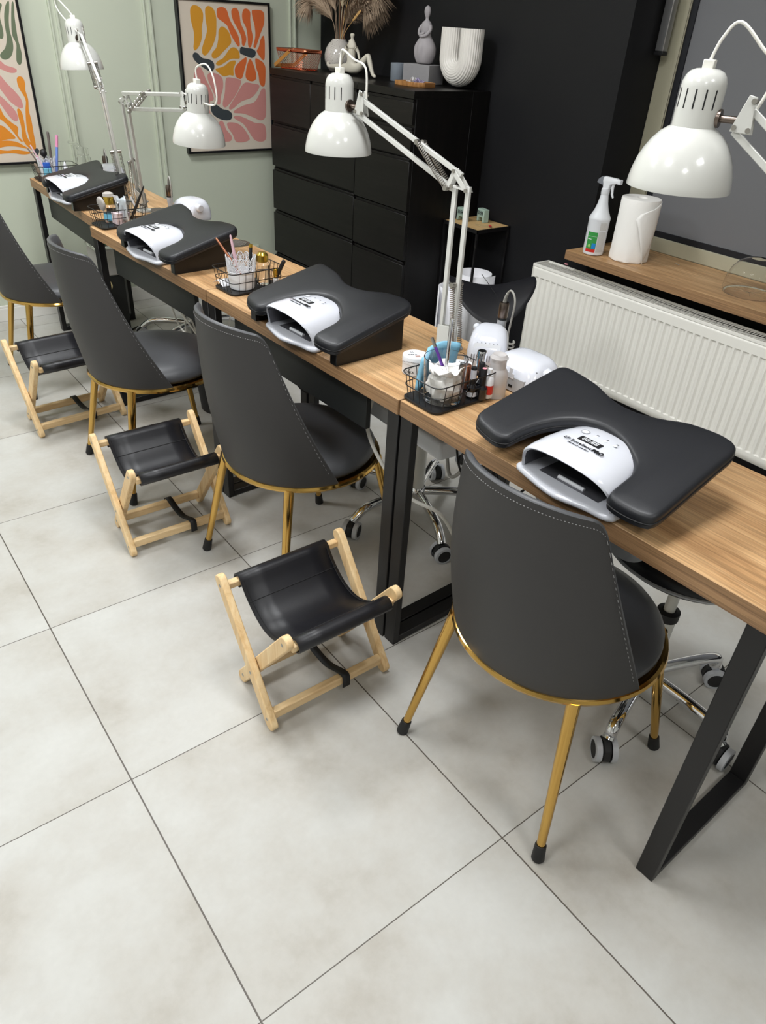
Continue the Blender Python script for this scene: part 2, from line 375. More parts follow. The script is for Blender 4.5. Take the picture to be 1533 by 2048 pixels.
# ------------------------------------------------------------ salon chairs
CH_R = 0.226
def chair_pt(t, s, off=0.0):
    A = rad(80); a = t * A; R = CH_R + .004
    wy = R * math.sin(A) * (1 - 0.30 * s ** 1.25) + .006 * math.sin(PI * s)
    xr = -R - 0.052 * s - .012 * math.sin(PI * s)
    D = R * (1 - math.cos(A)) * (1 - s) + .082 * s - .004 * math.sin(PI * s)
    k = 2 * (abs(t) * .999)
    x = xr + D * (1 - math.cos(a)) / (1 - math.cos(A))
    bl = s ** 2 * 0.35
    y = wy * ((1 - bl) * math.sin(a) / math.sin(A) + bl * t)
    top = 0.852 - 0.018 * t * t - 0.034 * max(0, (abs(t) - .76) / .24) ** 2.6
    z = 0.408 + (top - 0.408) * s
    return Vector((x, y, z))
def make_chair():
    t = thing('salon_chair', '', 'chair')
    rows = [[chair_pt(-1 + 2 * j / 40, i / 18) for j in range(41)] for i in range(19)]
    # inner skin offset towards the sitter, joined at the rim
    def nrm(i, j):
        a = rows[min(i + 1, 18)][j] - rows[max(i - 1, 0)][j]; b = rows[i][min(j + 1, 40)] - rows[i][max(j - 1, 0)]
        return b.cross(a).normalized()
    if nrm(9, 20).x < 0:
        nrm_ = nrm; nrm = lambda i, j: -nrm_(i, j)
    TH = .026
    inner = []
    for i in range(19):
        r = []
        for j in range(41):
            p = rows[i][j]; n = nrm(i, j)
            e = min(1, (18 - i) / 2.0); w_ = 1 - abs(j - 20) / 20; w_ = min(1, w_ * 3.2); r.append(p + n * (TH * (0.5 + .5 * e) * (.22 + .78 * w_ * w_ * (3 - 2 * w_))))
        inner.append(r)
    mb = MB(); mb.grid(rows)
    mb.build('shell', GREY_LEATHER, t, angle=80)
    mb = MB(); mb.grid(inner)
    def rimloop(g): return [g[i][0] for i in range(19)] + [g[18][j] for j in range(1, 41)] + [g[i][40] for i in range(17, -1, -1)]
    A = rimloop(rows); B = rimloop(inner)
    mid = [(a + b) / 2 + ((a + b) / 2 - Vector((-.16, 0, .55))).normalized() * .005 for a, b in zip(A, B)]
    mb.grid([A, mid, B])
    mb.build('lining', GREY_LEATHER2, t, angle=80)
    # stitch line just inside the edge of the outer skin
    path = [chair_pt(-.965, s / 20) for s in range(2, 19)] + [chair_pt(-.94 + 1.88 * k / 40, .972) for k in range(0, 41)] + [chair_pt(.965, s / 20) for s in range(18, 1, -1)]
    mb = MB(); pp = spline(path, 3)
    for k in range(0, len(pp) - 1, 2):
        p, q = pp[k], pp[k + 1]; o = (Vector((p.x, p.y, 0)) - Vector((.02, 0, 0))).normalized() * .0012
        mb.bar(p + o, p + o + (q - p) * .8, .0009, .0009)
    mb.build('stitching', STITCH, t, smooth=False)
    MB().lathe([(0.001, .474), (.08, .473), (.14, .470), (.18, .463), (.205, .452), (.217, .438), (.219, .424), (.212, .412)], 48).build('seat', GREY_LEATHER2, t, angle=60)
    rg = [(CH_R * math.cos(2 * PI * k / 64), CH_R * math.sin(2 * PI * k / 64), .400) for k in range(64)]
    MB().tube(rg, .0095, 8, closed=True).lathe([(0.01, .398), (.224, .398), (.224, .404), (0.01, .404)], 48).build('ring', GOLD, t)
    for sx in (-1, 1):
        for sy in (1, -1):
            a = Vector((sx * .158, sy * .16, .398)); b = Vector((sx * .226, sy * .212, .030))
            l = MB().tube([a, b], [.0145, .0095], 16).build('leg', GOLD, t)
            d = (b - a).normalized(); c0 = b - d * .012; c1 = b + d * (.030 / -d.z)
            MB().tube([c0, c0 + d * .001, c1 - d * .004, c1], [.0115, .0125, .0145, .012], 16).build('foot_cap', RUBBER, l)
    return t
CHAIRS = [((.843, .152), 4.0, 'grey leatherette chair on gold legs, nearest the camera and in front of the last desk'),
          ((.772, 1.098), 4.0, 'grey leatherette chair on gold legs standing between the nearest and middle folding stools'),
          ((.655, 1.895), 1.0, 'grey leatherette chair on gold legs, its whole round seat showing behind the middle folding stool'),
          ((.618, 2.905), -2.0, 'grey leatherette chair on gold legs nearest the green wall, cut by the left edge')]
ch0 = make_chair()
for i, ((x, y), a, lab) in enumerate(CHAIRS):
    c = ch0 if i == 0 else copy_tree(ch0)
    c.location = (x, y, 0); c.rotation_euler = (0, 0, rad(a)); tag(c, lab, 'chair', 'grey chairs with gold legs')

# ------------------------------------------------------------ folding stools
def leg_board(a, b, x0, x1, wd):
    """flat rounded board in the YZ plane from a to b (y,z)"""
    a = Vector((0, a[0], a[1])); b = Vector((0, b[0], b[1])); d = (b - a).normalized(); n = Vector((0, -d.z, d.y)); r = wd / 2
    pl = []
    for c, s0 in ((b - d * r, 1), (a + d * r * .9, -1)):
        for k in range(9):
            an = -PI / 2 + PI * k / 8
            pl.append(c + (d * math.cos(an) + n * math.sin(an)) * r * s0 if s0 == 1 else c - (d * math.cos(an) + n * math.sin(an)) * r)
    m = MB(); N = len(pl)
    vs = [(x0, p.y, p.z) for p in pl] + [(x1, p.y, p.z) for p in pl]
    fs = [(i, (i + 1) % N, N + (i + 1) % N, N + i) for i in range(N)]
    m.add(vs, fs); m.f.append(tuple(reversed(range(N)))); m.f.append(tuple(range(N, 2 * N)))
    return m
def make_stool(W=.366):
    t = thing('folding_stool', '', 'stool'); h = W / 2
    A = ((-.098, .004), (.145, .335)); B = ((.10, .004), (-.148, .335))
    for s in (-1, 1):
        l = leg_board(A[0], A[1], s * h, s * (h - .019), .036).build('leg', PINE, t, bevel=.003)
        for (yy, zz) in ((.128, .312), (-.006, .128), (-.080, .030)):
            MB().lathe([(.001, .0015), (.0035, .0012), (.005, 0)], 12, M=Matrix.Translation((s * h, yy, zz)) @ Matrix.Rotation(s * PI / 2, 4, 'Y')).build('screw', STEEL, l)
        h2 = h - .021
        l = leg_board(B[0], B[1], s * h2, s * (h2 - .019), .036).build('leg', PINE, t, bevel=.003)
        for (yy, zz) in ((-.131, .312), (.082, .030)):
            MB().lathe([(.001, .0015), (.0035, .0012), (.005, 0)], 12, M=Matrix.Translation((s * h2, yy, zz)) @ Matrix.Rotation(s * PI / 2, 4, 'Y')).build('screw', STEEL, l)
    MB().box(-h + .018, h - .018, .127, .146, .288, .306).build('seat_rail', BEECHX, t, bevel=.003)
    MB().box(-h + .039, h - .039, -.146, -.127, .288, .306).build('seat_rail', BEECHX, t, bevel=.003)
    MB().box(-h + .018, h - .018, -.090, -.070, .026, .052).build('foot_rail', BEECHX, t, bevel=.003)
    MB().box(-h + .039, h - .039, .070, .090, .026, .052).build('foot_rail', BEECHX, t, bevel=.003)
    # leatherette sling: two sleeves round the rails and a sagging seat
    sw = h - .052; n = 26; TOPZ = .3165
    prof = []
    for k in range(11): a = rad(-110 + 265 * k / 10); prof.append((.137 + .0185 * math.cos(a), .298 + .0175 * math.sin(a)))
    ya, yb = prof[-1][0], -prof[-1][0]; z0s = prof[-1][1]
    for k in range(1, n):
        u = k / n; y = ya + (yb - ya) * u; prof.append((y, z0s - .076 * math.sin(PI * u) ** .8))
    for k in range(11): a = rad(25 + 265 * k / 10); prof.append((-.137 + .0185 * math.cos(a), .298 + .0175 * math.sin(a)))
    m = MB(); m.grid([[(x, y, z) for y, z in prof] for x in (-sw, -sw * .5, 0, sw * .5, sw)])
    m.build('seat_sling', BLACK_LEATHER, t, solid=.0035, offset=0, angle=70)
    for sy in (1, -1):
        u = .16 if sy == 1 else .84
        y = ya + (yb - ya) * u; z = z0s - .076 * math.sin(PI * u) ** .8 + .0028
        MB().tube([(-sw, y, z), (sw, y, z)], .0012, 6).build('seam', DSTITCH, t)
    for sx in (-1, 1):
        MB().tube([(sx * (sw - .008), y, z + .0026) for y, z in prof[10:-10]], .001, 6).build('seam', DSTITCH, t)
    # webbing strap between the foot rails
    x0 = .045
    p = spline([(x0, -.096, .020), (x0, -.094, .055), (x0 - .002, -.075, .058), (x0 - .006, -.02, .040), (x0 - .01, .03, .046), (x0 - .012, .072, .058), (x0 - .012, .094, .052), (x0 - .012, .095, .022)], 5)
    m = MB(); m.grid([[q + Vector((-.011, 0, 0)) for q in p], [q + Vector((.011, 0, 0)) for q in p]])
    m.build('strap', RUBBER, t, solid=.002, offset=0)
    return t
st0 = make_stool()
STOOLS = [((.511, .634), 0.0, 'pine folding stool with black sling, nearest the camera beside the front gold-legged chair'),
          ((.484, 1.482), -0.5, 'pine folding stool with black sling, middle one of the three in the row'),
          ((.474, 2.435), 4.0, 'pine folding stool with black sling, furthest back and cut by the left edge')]
for i, ((x, y), a, lab) in enumerate(STOOLS):
    c = st0 if i == 0 else copy_tree(st0)
    c.location = (x, y, 0); c.rotation_euler = (0, 0, rad(a)); tag(c, lab, 'stool', 'pine folding stools')
    if i == 1: c.scale = (.955, 1, 1)

# ------------------------------------------------------------ swivel stools on chrome star bases
def star_base(t, rot0, R=.27, hubz=.105):
    MB().lathe([(.001, .07), (.026, .07), (.03, .08), (.03, .115), (.026, .125), (.001, .125)], 24).build('hub', CHROME, t)
    for k in range(5):
        a = rad(rot0 + 72 * k); dx, dy = math.cos(a), math.sin(a)
        P = lambda r, z: Vector((dx * r, dy * r, z))
        arm = MB().tube(spline([P(.015, hubz), P(.10, hubz + .004), P(.18, hubz + .002), P(.225, hubz - .008), P(R - .014, hubz - .03), P(R - .004, .064)], 5), .0152, 12).build('arm', CHROME, t)
        c = P(R, 0); sx, sy = -dy, dx; b = a + rad(35 + 60 * k)
        bx, by = math.cos(b), math.sin(b)
        M = Matrix.Translation((c.x, c.y, 0)) @ Matrix.Rotation(b, 4, 'Z')
        cs = MB().prism([(-.022, .012), (-.016, .0), (.02, .0), (.026, .014), (.022, .034), (.006, .044), (-.012, .044), (-.021, .032)], -.008, .008, M @ Matrix.Translation((0, 0, .012)) @ Matrix.Scale(1.2, 4) @ Matrix.Rotation(PI / 2, 4, 'X')).build('caster', RUBBER, arm, bevel=.003)
        m = MB()
        for s in (-1, 1):
            m.lathe([(.0305, -.007), (.0305, .007), (.0225, .0085), (.0225, -.006)], 28, M=M @ Matrix.Translation((0, s * .019, .0305)) @ Matrix.Rotation(PI / 2 * -s, 4, 'X'), cap=False)
        m.build('tyre', GREY_PL, arm)
        m = MB()
        for s in (-1, 1): m.lathe([(.0005, -.006), (.0228, -.006), (.0228, .0072), (.0005, .0085)], 28, M=M @ Matrix.Translation((0, s * .019, .0305)) @ Matrix.Rotation(PI / 2 * -s, 4, 'X'))
        m.build('wheel_disc', RUBBER, arm)
def make_swivel(lab, x, y, rot0, seatz, R=.27, seat='round'):
    t = thing('swivel_stool', lab, 'stool', (x, y, 0)); star_base(t, rot0, R)
    MB().lathe([(.001, .12), (.024, .12), (.024, .30), (.014, .302), (.014, seatz - .06), (.001, seatz - .06)], 20).build('gas_column', WHITE_MET if seat != 'saddle' else STEEL, t)
    MB().lathe([(.026, .295), (.028, .295), (.028, .318), (.016, .322)], 20, cap=False).build('collar', RUBBER, t)
    if seat == 'round':
        MB().lathe([(.001, seatz - .065), (.12, seatz - .062), (.17, seatz - .05), (.19, seatz - .03), (.192, seatz - .012), (.18, seatz), (.10, seatz + .004), (.001, seatz + .004)], 40).build('seat', BLACK_LEATHER, t, angle=70)
        MB().tube([(.191 * math.cos(2 * PI * k / 40), .191 * math.sin(2 * PI * k / 40), seatz - .028) for k in range(40)], .004, 6, closed=True).build('piping', GREY_PL, t)
    else:
        rows = []
        for i in range(25):          # saddle: raised horn sides, dipped middle
            v = -1 + 2 * i / 24; rows.append([])
            for j in range(33):
                a = 2 * PI * j / 32; c, s_ = math.cos(a), math.sin(a)
                rows[-1].append(None)
        m = MB(); top = []; n = 24
        for i in range(n + 1):
            r = i / n; ring = []
            for j in range(48):
                a = 2 * PI * j / 48; X = r * math.cos(a) * .14; Y = r * math.sin(a) * .175
                z = seatz - .045 + .060 * (abs(Y) / .19) ** 2 - .085 * (X / .14) ** 2 - .012 * r ** 5
                ring.append((X, Y, z))
            top.append(ring)
        m.grid(top, closev=True)
        bot = []
        for i in range(n + 1):
            r = 1 - i / n; ring = []
            for j in range(48):
                a = 2 * PI * j / 48; X = r * math.cos(a) * .14; Y = r * math.sin(a) * .175
                z = seatz - .045 + .060 * (abs(Y) / .19) ** 2 - .085 * (X / .14) ** 2 - .012 * r ** 5 - .055 * (1 - r ** 6) - .008
                ring.append((X, Y, z))
            bot.append(ring)
        m.grid([top[-1], [(p[0] * 1.02, p[1] * 1.02, p[2] - .008) for p in top[-1]], bot[0]], closev=True)
        m.grid(bot, closev=True)
        m.build('saddle_seat', BLACK_LEATHER, t, angle=80)
        MB().tube([(x_, 0, seatz - .043) for x_ in (-.15, 0, .15)], .0012, 6).build('seam', DSTITCH, t)
        MB().tube(spline([(.0, -.01, seatz - .12), (-.05, -.03, seatz - .135), (-.075, -.04, seatz - .16), (-.08, -.043, seatz - .19)], 5), [.004] * 8 + [.009] * 4 + [.012] * 4, 10).build('lever', RUBBER, t)
    return t
make_swivel('rolling stool on a chrome star base under the desk joint beside the third chair', 1.235, 1.08, 177, .52)
make_swivel('black rolling stool on a chrome star base behind the nearest grey chair, under the desk', 1.185, .075, 196, .535, .24)
make_swivel('rolling stool on a chrome star base under the second desk, nearest the green wall', 1.27, 2.98, 140, .52)
sd = make_swivel('black saddle stool standing between the desks and the left end of the radiator', 1.83, 1.43, 20, .690, .26, 'saddle')
sd.rotation_euler = (0, 0, rad(58))

# ------------------------------------------------------------ arm rest cushions
PADO = [(.770, .404), (.755, .386), (.744, .335), (.747, .315), (.757, .303), (.779, .300), (.801, .296), (.830, .286), (.857, .270), (.880, .246), (.892, .222), (.897, .193), (.893, .160), (.882, .130), (.866, .104), (.850, .084), (.832, .073), (.816, .068), (.786, .067), (.758, .064), (.747, .052),
        (.744, .020), (.749, -.014), (.764, -.030), (.820, -.030), (.875, -.028), (.940, -.026), (.988, -.024), (1.005, -.012), (1.012, .010), (1.013, .036), (1.006, .085), (.990, .120), (.979, .150), (.973, .185), (.976, .225), (.986, .256), (.999, .290), (1.008, .335), (1.012, .378), (1.002, .397), (.975, .402), (.940, .404), (.897, .406), (.830, .408), (.790, .409)]
PADO = [(x - .75, y - .188) for x, y in PADO]
def pad_z(x): return .064 + .235 * x      # top surface above the table
def inset_loop(poly, d):
    n = len(poly); out = []
    for i in range(n):
        p0 = Vector(poly[i - 1]); p1 = Vector(poly[i]); p2 = Vector(poly[(i + 1) % n])
        t = (p2 - p0).normalized(); nn = Vector((-t.y, t.x)); out.append(p1 + nn * d)
    return [(p.x, p.y) for p in out]
def make_pad(inset, high):
    t = thing('arm_rest_cushion', '', 'arm rest', group='black arm rest cushions')
    poly = [(p.x, p.y) for p in spline([(x, y, 0) for x, y in PADO], 3, closed=True)]
    area = sum(poly[i - 1][0] * poly[i][1] - poly[i][0] * poly[i - 1][1] for i in range(len(poly)))
    sg = 1 if area > 0 else -1
    th = .030
    cz = lambda x: pad_z(x)
    poly = [(p.x, p.y) for p in resample([(x, y, 0) for x, y in poly], 200)]
    def shrink(pl, d):
        q = inset_loop(pl, d * sg)
        for _ in range(2): q = [((q[i - 1][0] + 2 * q[i][0] + q[(i + 1) % len(q)][0]) / 4, (q[i - 1][1] + 2 * q[i][1] + q[(i + 1) % len(q)][1]) / 4) for i in range(len(q))]
        return q
    loops = []; q = poly
    for d, dz in [(0.004, -th), (0, -th + .004), (0, -th + .010), (.0025, -th + .0115), (.0025, -th + .0130), (0, -th + .0145), (0, -.010), (.0012, -.0055), (.0038, -.0022)]:
        q = inset_loop(poly, d * sg); loops.append([(x, y, cz(x) + dz) for x, y in q])
    for dz in (-.0010, -.0005, -.0001, .0002, .0005, .0007, .0009):
        q = shrink(q, .0032); loops.append([(x, y, cz(x) + dz) for x, y in q])
    m = MB(); m.grid(loops, closev=True); n = len(poly)
    from mathutils.geometry import tessellate_polygon
    for li in (0, len(loops) - 1):
        for tri in tessellate_polygon([[Vector((p[0], p[1], 0)) for p in loops[li]]]): m.f.append(tuple(li * n + i for i in tri))
    o = m.build('cushion', PAD_LEATHER, t, angle=50)
    MB().tube([(x, y, cz(x) - th + .0122) for x, y in poly], .0016, 5, closed=True).build('piping', DSTITCH, t)
    # base: a wedge under each arm and a bar across the back
    def wedge(y0, y1, x0, x1, n='base_wedge'):
        zz = lambda x: cz(x) - th + .001
        vs = [(x0, y0, 0), (x1, y0, 0), (x1, y1, 0), (x0, y1, 0), (x0, y0, zz(x0)), (x1, y0, zz(x1)), (x1, y1, zz(x1)), (x0, y1, zz(x0))]
        MB().add(vs, [(0, 3, 2, 1), (4, 5, 6, 7), (0, 1, 5, 4), (1, 2, 6, 5), (2, 3, 7, 6), (3, 0, 4, 7)]).build(n, BLACK_GLOSS, t, bevel=.0015, seg=1)
    a = inset
    wd = .018 if inset > .01 else .027
    wedge(-.207 + a * 1.6, -.207 + wd + a * 1.6, .012 + a * 1.15, .235)
    wedge(.205 - wd - a * .6, .205 - a * .6, .012 + a * 1.15, .235)
    wedge(-.200 + wd + a * 1.5, .200 - wd - a * .6, .20, .222, 'base_bar')
    return t
# (table index, x along depth, y of centre on the table, turn, z lift, inset)
PADS = [(.7495, .188, 1.0, .030, 'black U-shaped arm rest cushion nearest the camera, in front of the radiator'),
        (.712, 1.075, 2.5, .002, 'black U-shaped arm rest cushion on the third desk, before the black drawers'),
        (.675, 1.952, 3.5, .002, 'black U-shaped arm rest cushion on the second desk, beneath the side-reaching lamp'),
        (.690, 2.935, -1.5, .002, 'black U-shaped arm rest cushion closest to the green wall, on the furthest desk')]
pa = make_pad(.030, 0); pb = make_pad(.004, 0)
for i, (x, y, a, ins, lab) in enumerate(PADS):
    c = pa if i == 0 else (pb if i == 1 else copy_tree(pb))
    c.location = (x, y, .7505); c.rotation_euler = (0, 0, rad(a)); tag(c, lab, 'arm rest', 'black arm rest cushions')

# ------------------------------------------------------------ nail curing lamps
def make_uv(cable=True):
    t = thing('nail_lamp', '', 'nail lamp', group='white nail curing lamps')
    fr = spline([(-.010, .100, 0), (-.004, .113, 0), (.012, .118, 0), (.08, .112, 0), (.15, .09, 0), (.175, .05, 0), (.18, 0, 0), (.175, -.05, 0), (.15, -.09, 0), (.08, -.112, 0), (.012, -.118, 0), (-.006, -.112, 0), (-.013, -.095, 0), (-.016, -.06, 0), (-.026, -.02, 0), (-.030, 0.0, 0), (-.027, .03, 0), (-.018, .07, 0)], 4, closed=True)
    po = [(p.x, p.y) for p in fr]
    m = MB(); L = []
    ar = sum(po[i - 1][0] * po[i][1] - po[i][0] * po[i - 1][1] for i in range(len(po))); sg = 1 if ar > 0 else -1
    for d, z in ((.004, 0), (0, .004), (0, .009), (.003, .0125), (.009, .014)):
        L.append([(x, y, z) for x, y in inset_loop(po, d * sg)])
    m.grid(L, closev=True); n = len(po); m.f.append(tuple(range(n))); m.f.append(tuple(4 * n + i for i in range(n)))
    m.build('base_tray', WHITE_PL, t, angle=60)
    MB().box(.012, .13, -.07, .07, .0142, .0152).build('reflector_floor', MIRROR_GR, t)
    MB().tube([(.022, -.03, .0165), (.022, .03, .0165)], .0045, 10).build('floor_clip', WHITE_MAT, t)
    def sec(x, w, h, lean=0.0, n=28, z0=.014, e=2.7):
        r = []
        for k in range(n + 1):
            a = PI * k / n; c, s_ = math.cos(a), math.sin(a)
            yy = w * (abs(c) ** (2 / e)) * (1 if c >= 0 else -1); zz = h * (abs(s_) ** (2 / e))
            r.append((x + lean * (zz / max(h, 1e-4)) ** 1.6 , yy, z0 + zz))
        return r
    st = [(.002, .107, .073, -.030), (.014, .108, .077, -.024), (.040, .108, .081, -.008), (.08, .106, .081, 0), (.115, .100, .078, 0), (.140, .092, .070, 0), (.160, .078, .056, -.002), (.172, .058, .036, -.004), (.178, .035, .015, -.004)]
    S = [sec(*q) for q in st]
    I = [sec(q[0] + (.001 if k == 0 else 0), q[1] - .007, q[2] - .007, q[3]) for k, q in enumerate(st[:6])]
    m = MB(); m.grid(S)
    front = [tuple(Vector(a) * .5 + Vector(b) * .5 + Vector((-.003, 0, 0))) for a, b in zip(S[0], I[0])]
    m.grid([S[0], front, I[0]]); k = len(m.v); 
    m.build('hood', WHITE_PL, t, angle=50)
    m = MB(); m.grid(I); m.f.append(tuple(5 * 29 + i for i in range(29))); m.build('hood_liner', MIRROR_GR, t, angle=50)
    # display, buttons and printing on the hood crown
    e = .0955
    MB().box(.045, .062, -.024, .024, e - .001, e + .0004).build('display', INK, t)
    m = MB()
    for y, r in ((-.036, .0038), (-.014, .0038), (.008, .0038), (.031, .006)): m.lathe([(.0005, .0012), (r, .0008), (r, 0)], 16, M=Matrix.Translation((.080, y, e - .0008)))
    m.build('buttons', WHITE_MAT, t)
    m = MB(); m.tube([(.080 + .0085 * math.cos(2 * PI * k / 24), .031 + .0085 * math.sin(2 * PI * k / 24), e - .0003) for k in range(24)], .0004, 4, closed=True); m.build('button_ring', GINK, t)
    RT = Matrix.Rotation(-PI / 2, 4, 'Z')
    text('88:88', .016, WHITE_MAT, t, Matrix.Translation((.0535, 0, e + .0005)) @ RT, 'display_digits')
    text('EP Excellent', .0125, INK, t, Matrix.Translation((.031, .012, e + .0003)) @ RT)
    text('PRO', .0125, INK, t, Matrix.Translation((.031, -.033, e + .0003)) @ RT, bold=.0008)
    text('SPECIALIST LINE 48W', .005, INK, t, Matrix.Translation((.0205, .004, e - .0002)) @ RT)
    for y, s_ in ((-.036, '99s'), (-.014, '60s'), (.008, '30s')):
        text(s_, .0045, GINK, t, Matrix.Translation((.0885, y, e - .0008)) @ RT)
    return t
uv0 = make_uv()
UVS = [(.770, .166, 2.0, 'white nail curing lamp in the arm rest nearest the camera'),
       (.735, 1.090, 3.0, 'white nail curing lamp in the arm rest in front of the black drawers'),
       (.690, 1.985, 5.0, 'white nail curing lamp in the arm rest of the second desk from the green wall'),
       (.713, 2.965, 2.0, 'white nail curing lamp in the arm rest of the desk furthest back')]
for i, (x, y, a, lab) in enumerate(UVS):
    c = uv0 if i == 0 else copy_tree(uv0)
    c.location = (x, y, .7505); c.rotation_euler = (0, 0, rad(a)); tag(c, lab, 'nail lamp', 'white nail curing lamps')

# ------------------------------------------------------------ spring arm desk lamps
def spring_coil(p, q, r, turns, wr=.0011, per=8):
    p = Vector(p); q = Vector(q); d = (q - p); L = d.length; t = d / L; u = t.orthogonal().normalized(); v = t.cross(u)
    return MB().tube([p + t * (L * k / (turns * per)) + (u * math.cos(2 * PI * k / per) + v * math.sin(2 * PI * k / per)) * r for k in range(turns * per + 1)], wr, 4)
def make_lamp(lab, B, E, S, axis=(0, 0, 1), hdir=None, gap=.036, gap2=.036, cord=None, roll=0):
    """B base on the desk, E elbow, S middle of the shade rim (all world)"""
    B, E, S = Vector(B), Vector(E), Vector(S); t = thing('desk_lamp', lab, 'desk lamp', B, group='white spring arm desk lamps')
    E = E - B; S = S - B; ax = Vector(axis).normalized()
    hd = (Vector(hdir) if hdir else (E - S)); hd = (hd - ax * hd.dot(ax)).normalized()
    H = S + ax * .108 + hd * .062                      # head joint
    # plane of the arms
    pn = (E).cross(H - E); pn = pn.normalized() if pn.length > 1e-4 else Vector((1, 0, 0))
    MB().lathe([(.001, 0), (.034, 0), (.034, .006), (.014, .010), (.014, .030), (.001, .030)], 24).build('base_clamp', WHITE_MET, t)
    d1 = E.normalized(); n1 = pn.cross(d1).normalized()
    # u-shaped bracket with both lower bars
    for s in (-1, 1):
        MB().bar(Vector((0, 0, .02)) + pn * (s * .009) , d1 * .10 + pn * (s * .009), .002, .05, up=n1).build('bracket', WHITE_MET, t, bevel=.001, seg=1)
    b0 = d1 * .05
    for s in (-1, 1):
        o = n1 * (s * gap / 2)
        MB().bar(b0 + o, E + o, .0105, .0105, up=n1).build('lower_bar', WHITE_MET, t, bevel=.001, seg=1)
    MB().tube([b0 + n1 * gap / 2 + pn * .02, b0 + n1 * gap / 2 - pn * .02], .004, 10).tube([b0 - n1 * gap / 2 + pn * .012, b0 - n1 * gap / 2 - pn * .012], .004, 10).build('pivot_bolt', STEEL, t)
    Lw = E.length
    for s in (-1, 1):
        p = d1 * .045 - n1 * .030 + pn * (s * .017); q = d1 * (Lw * .48) - n1 * .012 + pn * (s * .017)
        spring_coil(p, q, .0055, 34).build('spring', STEEL, t)
        MB().tube([p - pn * .004 * s, p + pn * .006 * s], .0065, 10).tube([q - pn * .010 * s, q + pn * .006 * s], .0065, 10).build('spring_post', STEEL, t)
    # elbow plates
    d2 = (H - E).normalized(); n2 = pn.cross(d2).normalized()
    for s in (-1, 1):
        k = pn * (s * .0085)
        c = [E - n1 * .025 - d1 * .012, E + n1 * .025 - d1 * .004, E + d2 * .035 + n2 * .028, E + d2 * .035 - n2 * .024]
        m = MB(); cen = sum(c, Vector()) / 4
        inner = [cen + (q - cen) * .45 for q in c]
        A = [q + k for q in c]; Bq = [q + k for q in inner]; A2 = [q + k * 1.2 for q in c]; B2 = [q + k * 1.2 for q in inner]
        m.grid([A, Bq, B2, A2], closeu=True, closev=True)
        m.build('elbow_plate', WHITE_MET, t, bevel=.001, seg=1)
        m = MB()
        for q in c: m.tube([cen + (q - cen) * .8 + k, cen + (q - cen) * .8 + k * 1.5], .0045, 8)
        m.build('elbow_bolt', STEEL, t)
    for s in (-1, 1):
        o = n2 * (s * gap2 / 2)
        MB().bar(E + d2 * .012 + o, H + hd * .012 + o * .9, .0105, .0105, up=n2).build('upper_bar', WHITE_MET, t, bevel=.001, seg=1)
    LU = (H - E).length
    for s in (-1, 1):
        p = E + d2 * .03 + n2 * (gap2 / 2 + .004) + pn * (s * .014); q = E + d2 * (LU * .42) - n2 * (gap2 / 2 + .004) + pn * (s * .014)
        spring_coil(p, q, .005, 24).build('spring', STEEL, t)
        MB().tube([p - pn * .008 * s, p + pn * .005 * s], .006, 10).tube([q - pn * .008 * s, q + pn * .005 * s], .006, 10).build('spring_post', STEEL, t)
    # head bracket (triangular plates) and tilting knob
    for s in (-1, 1):
        k = pn * (s * .0085)
        c = [H - ax * .016 - hd * .004, H - ax * .018 + hd * .030, H + ax * .034 + hd * .022, H + ax * .036 + hd * .012]
        A = [q + k for q in c]; A2 = [q + k * 1.2 for q in c]; m = MB(); m.add(A + A2, [(0, 1, 2, 3), (7, 6, 5, 4), (0, 4, 5, 1), (1, 5, 6, 2), (2, 6, 7, 3), (3, 7, 4, 0)])
        m.build('head_bracket', WHITE_MET, t, bevel=.0015, seg=1)
        m = MB()
        for q in (c[0] + hd * .006 + ax * .006, c[1] - hd * .006 + ax * .006, c[2] - ax * .006 - hd * .001): m.tube([q + k, q + k * 1.6], .004, 8)
        m.build('bracket_bolt', STEEL, t)
    MB().tube([S + ax * .108 + hd * .033, H + hd * .004], .0055, 10).tube([S + ax * .108 + hd * .033, S + ax * .108 + hd * .0385], .0135, 16).build('tilt_knob', DARK_STEEL, t)
    # shade
    q = ax.to_track_quat('Z', 'Y'); Ms = Matrix.Translation(S) @ q.to_matrix().to_4x4()
    th = math.atan2((q.inverted() @ hd).y, (q.inverted() @ hd).x); Ms = Ms @ Matrix.Rotation(th, 4, 'Z')
    pr = [(.0850, 0), (.0852, .002), (.0842, .012), (.0815, .026), (.0768, .042), (.0700, .057), (.0610, .071), (.0500, .083), (.0400, .090), (.0345, .093)]
    pi_ = [(r - .0015, z + .0005) for r, z in reversed(pr)]
    MB().lathe(pr + pi_, 56, M=Ms, cap=False).build('lamp_shade', WHITE_MET, t, angle=50)
    MB().lathe([(.0343, .092), (.0350, .0925), (.0350, .148), (.0340, .156), (.0310, .164), (.0260, .170), (.0180, .1735), (.0080, .1745), (.001, .1745)], 48, M=Ms, cap=False).build('lamp_cap', WHITE_MET, t, angle=50)
    m = MB()
    for k in range(14):
        a = 2 * PI * (k + .5) / 14
        if abs(a) < .5 or abs(a - 2 * PI) < .5: continue
        m.prism([(x, y) for x, y in rrect(-.0012, .0012, -.014, .014, .0011, 3)], 0, .0006, M=Ms @ Matrix.Rotation(a, 4, 'Z') @ Matrix.Translation((.0347, 0, .133)) @ Matrix.Rotation(PI / 2, 4, 'Y') @ Matrix.Rotation(PI / 2, 4, 'Z'))
    m.build('vent_slots', INK, t)
    MB().box(-.0085, .0085, -.0085, .0085, .172, .186, M=Ms).build('cord_grip', CORD_W, t, bevel=.001, seg=1)
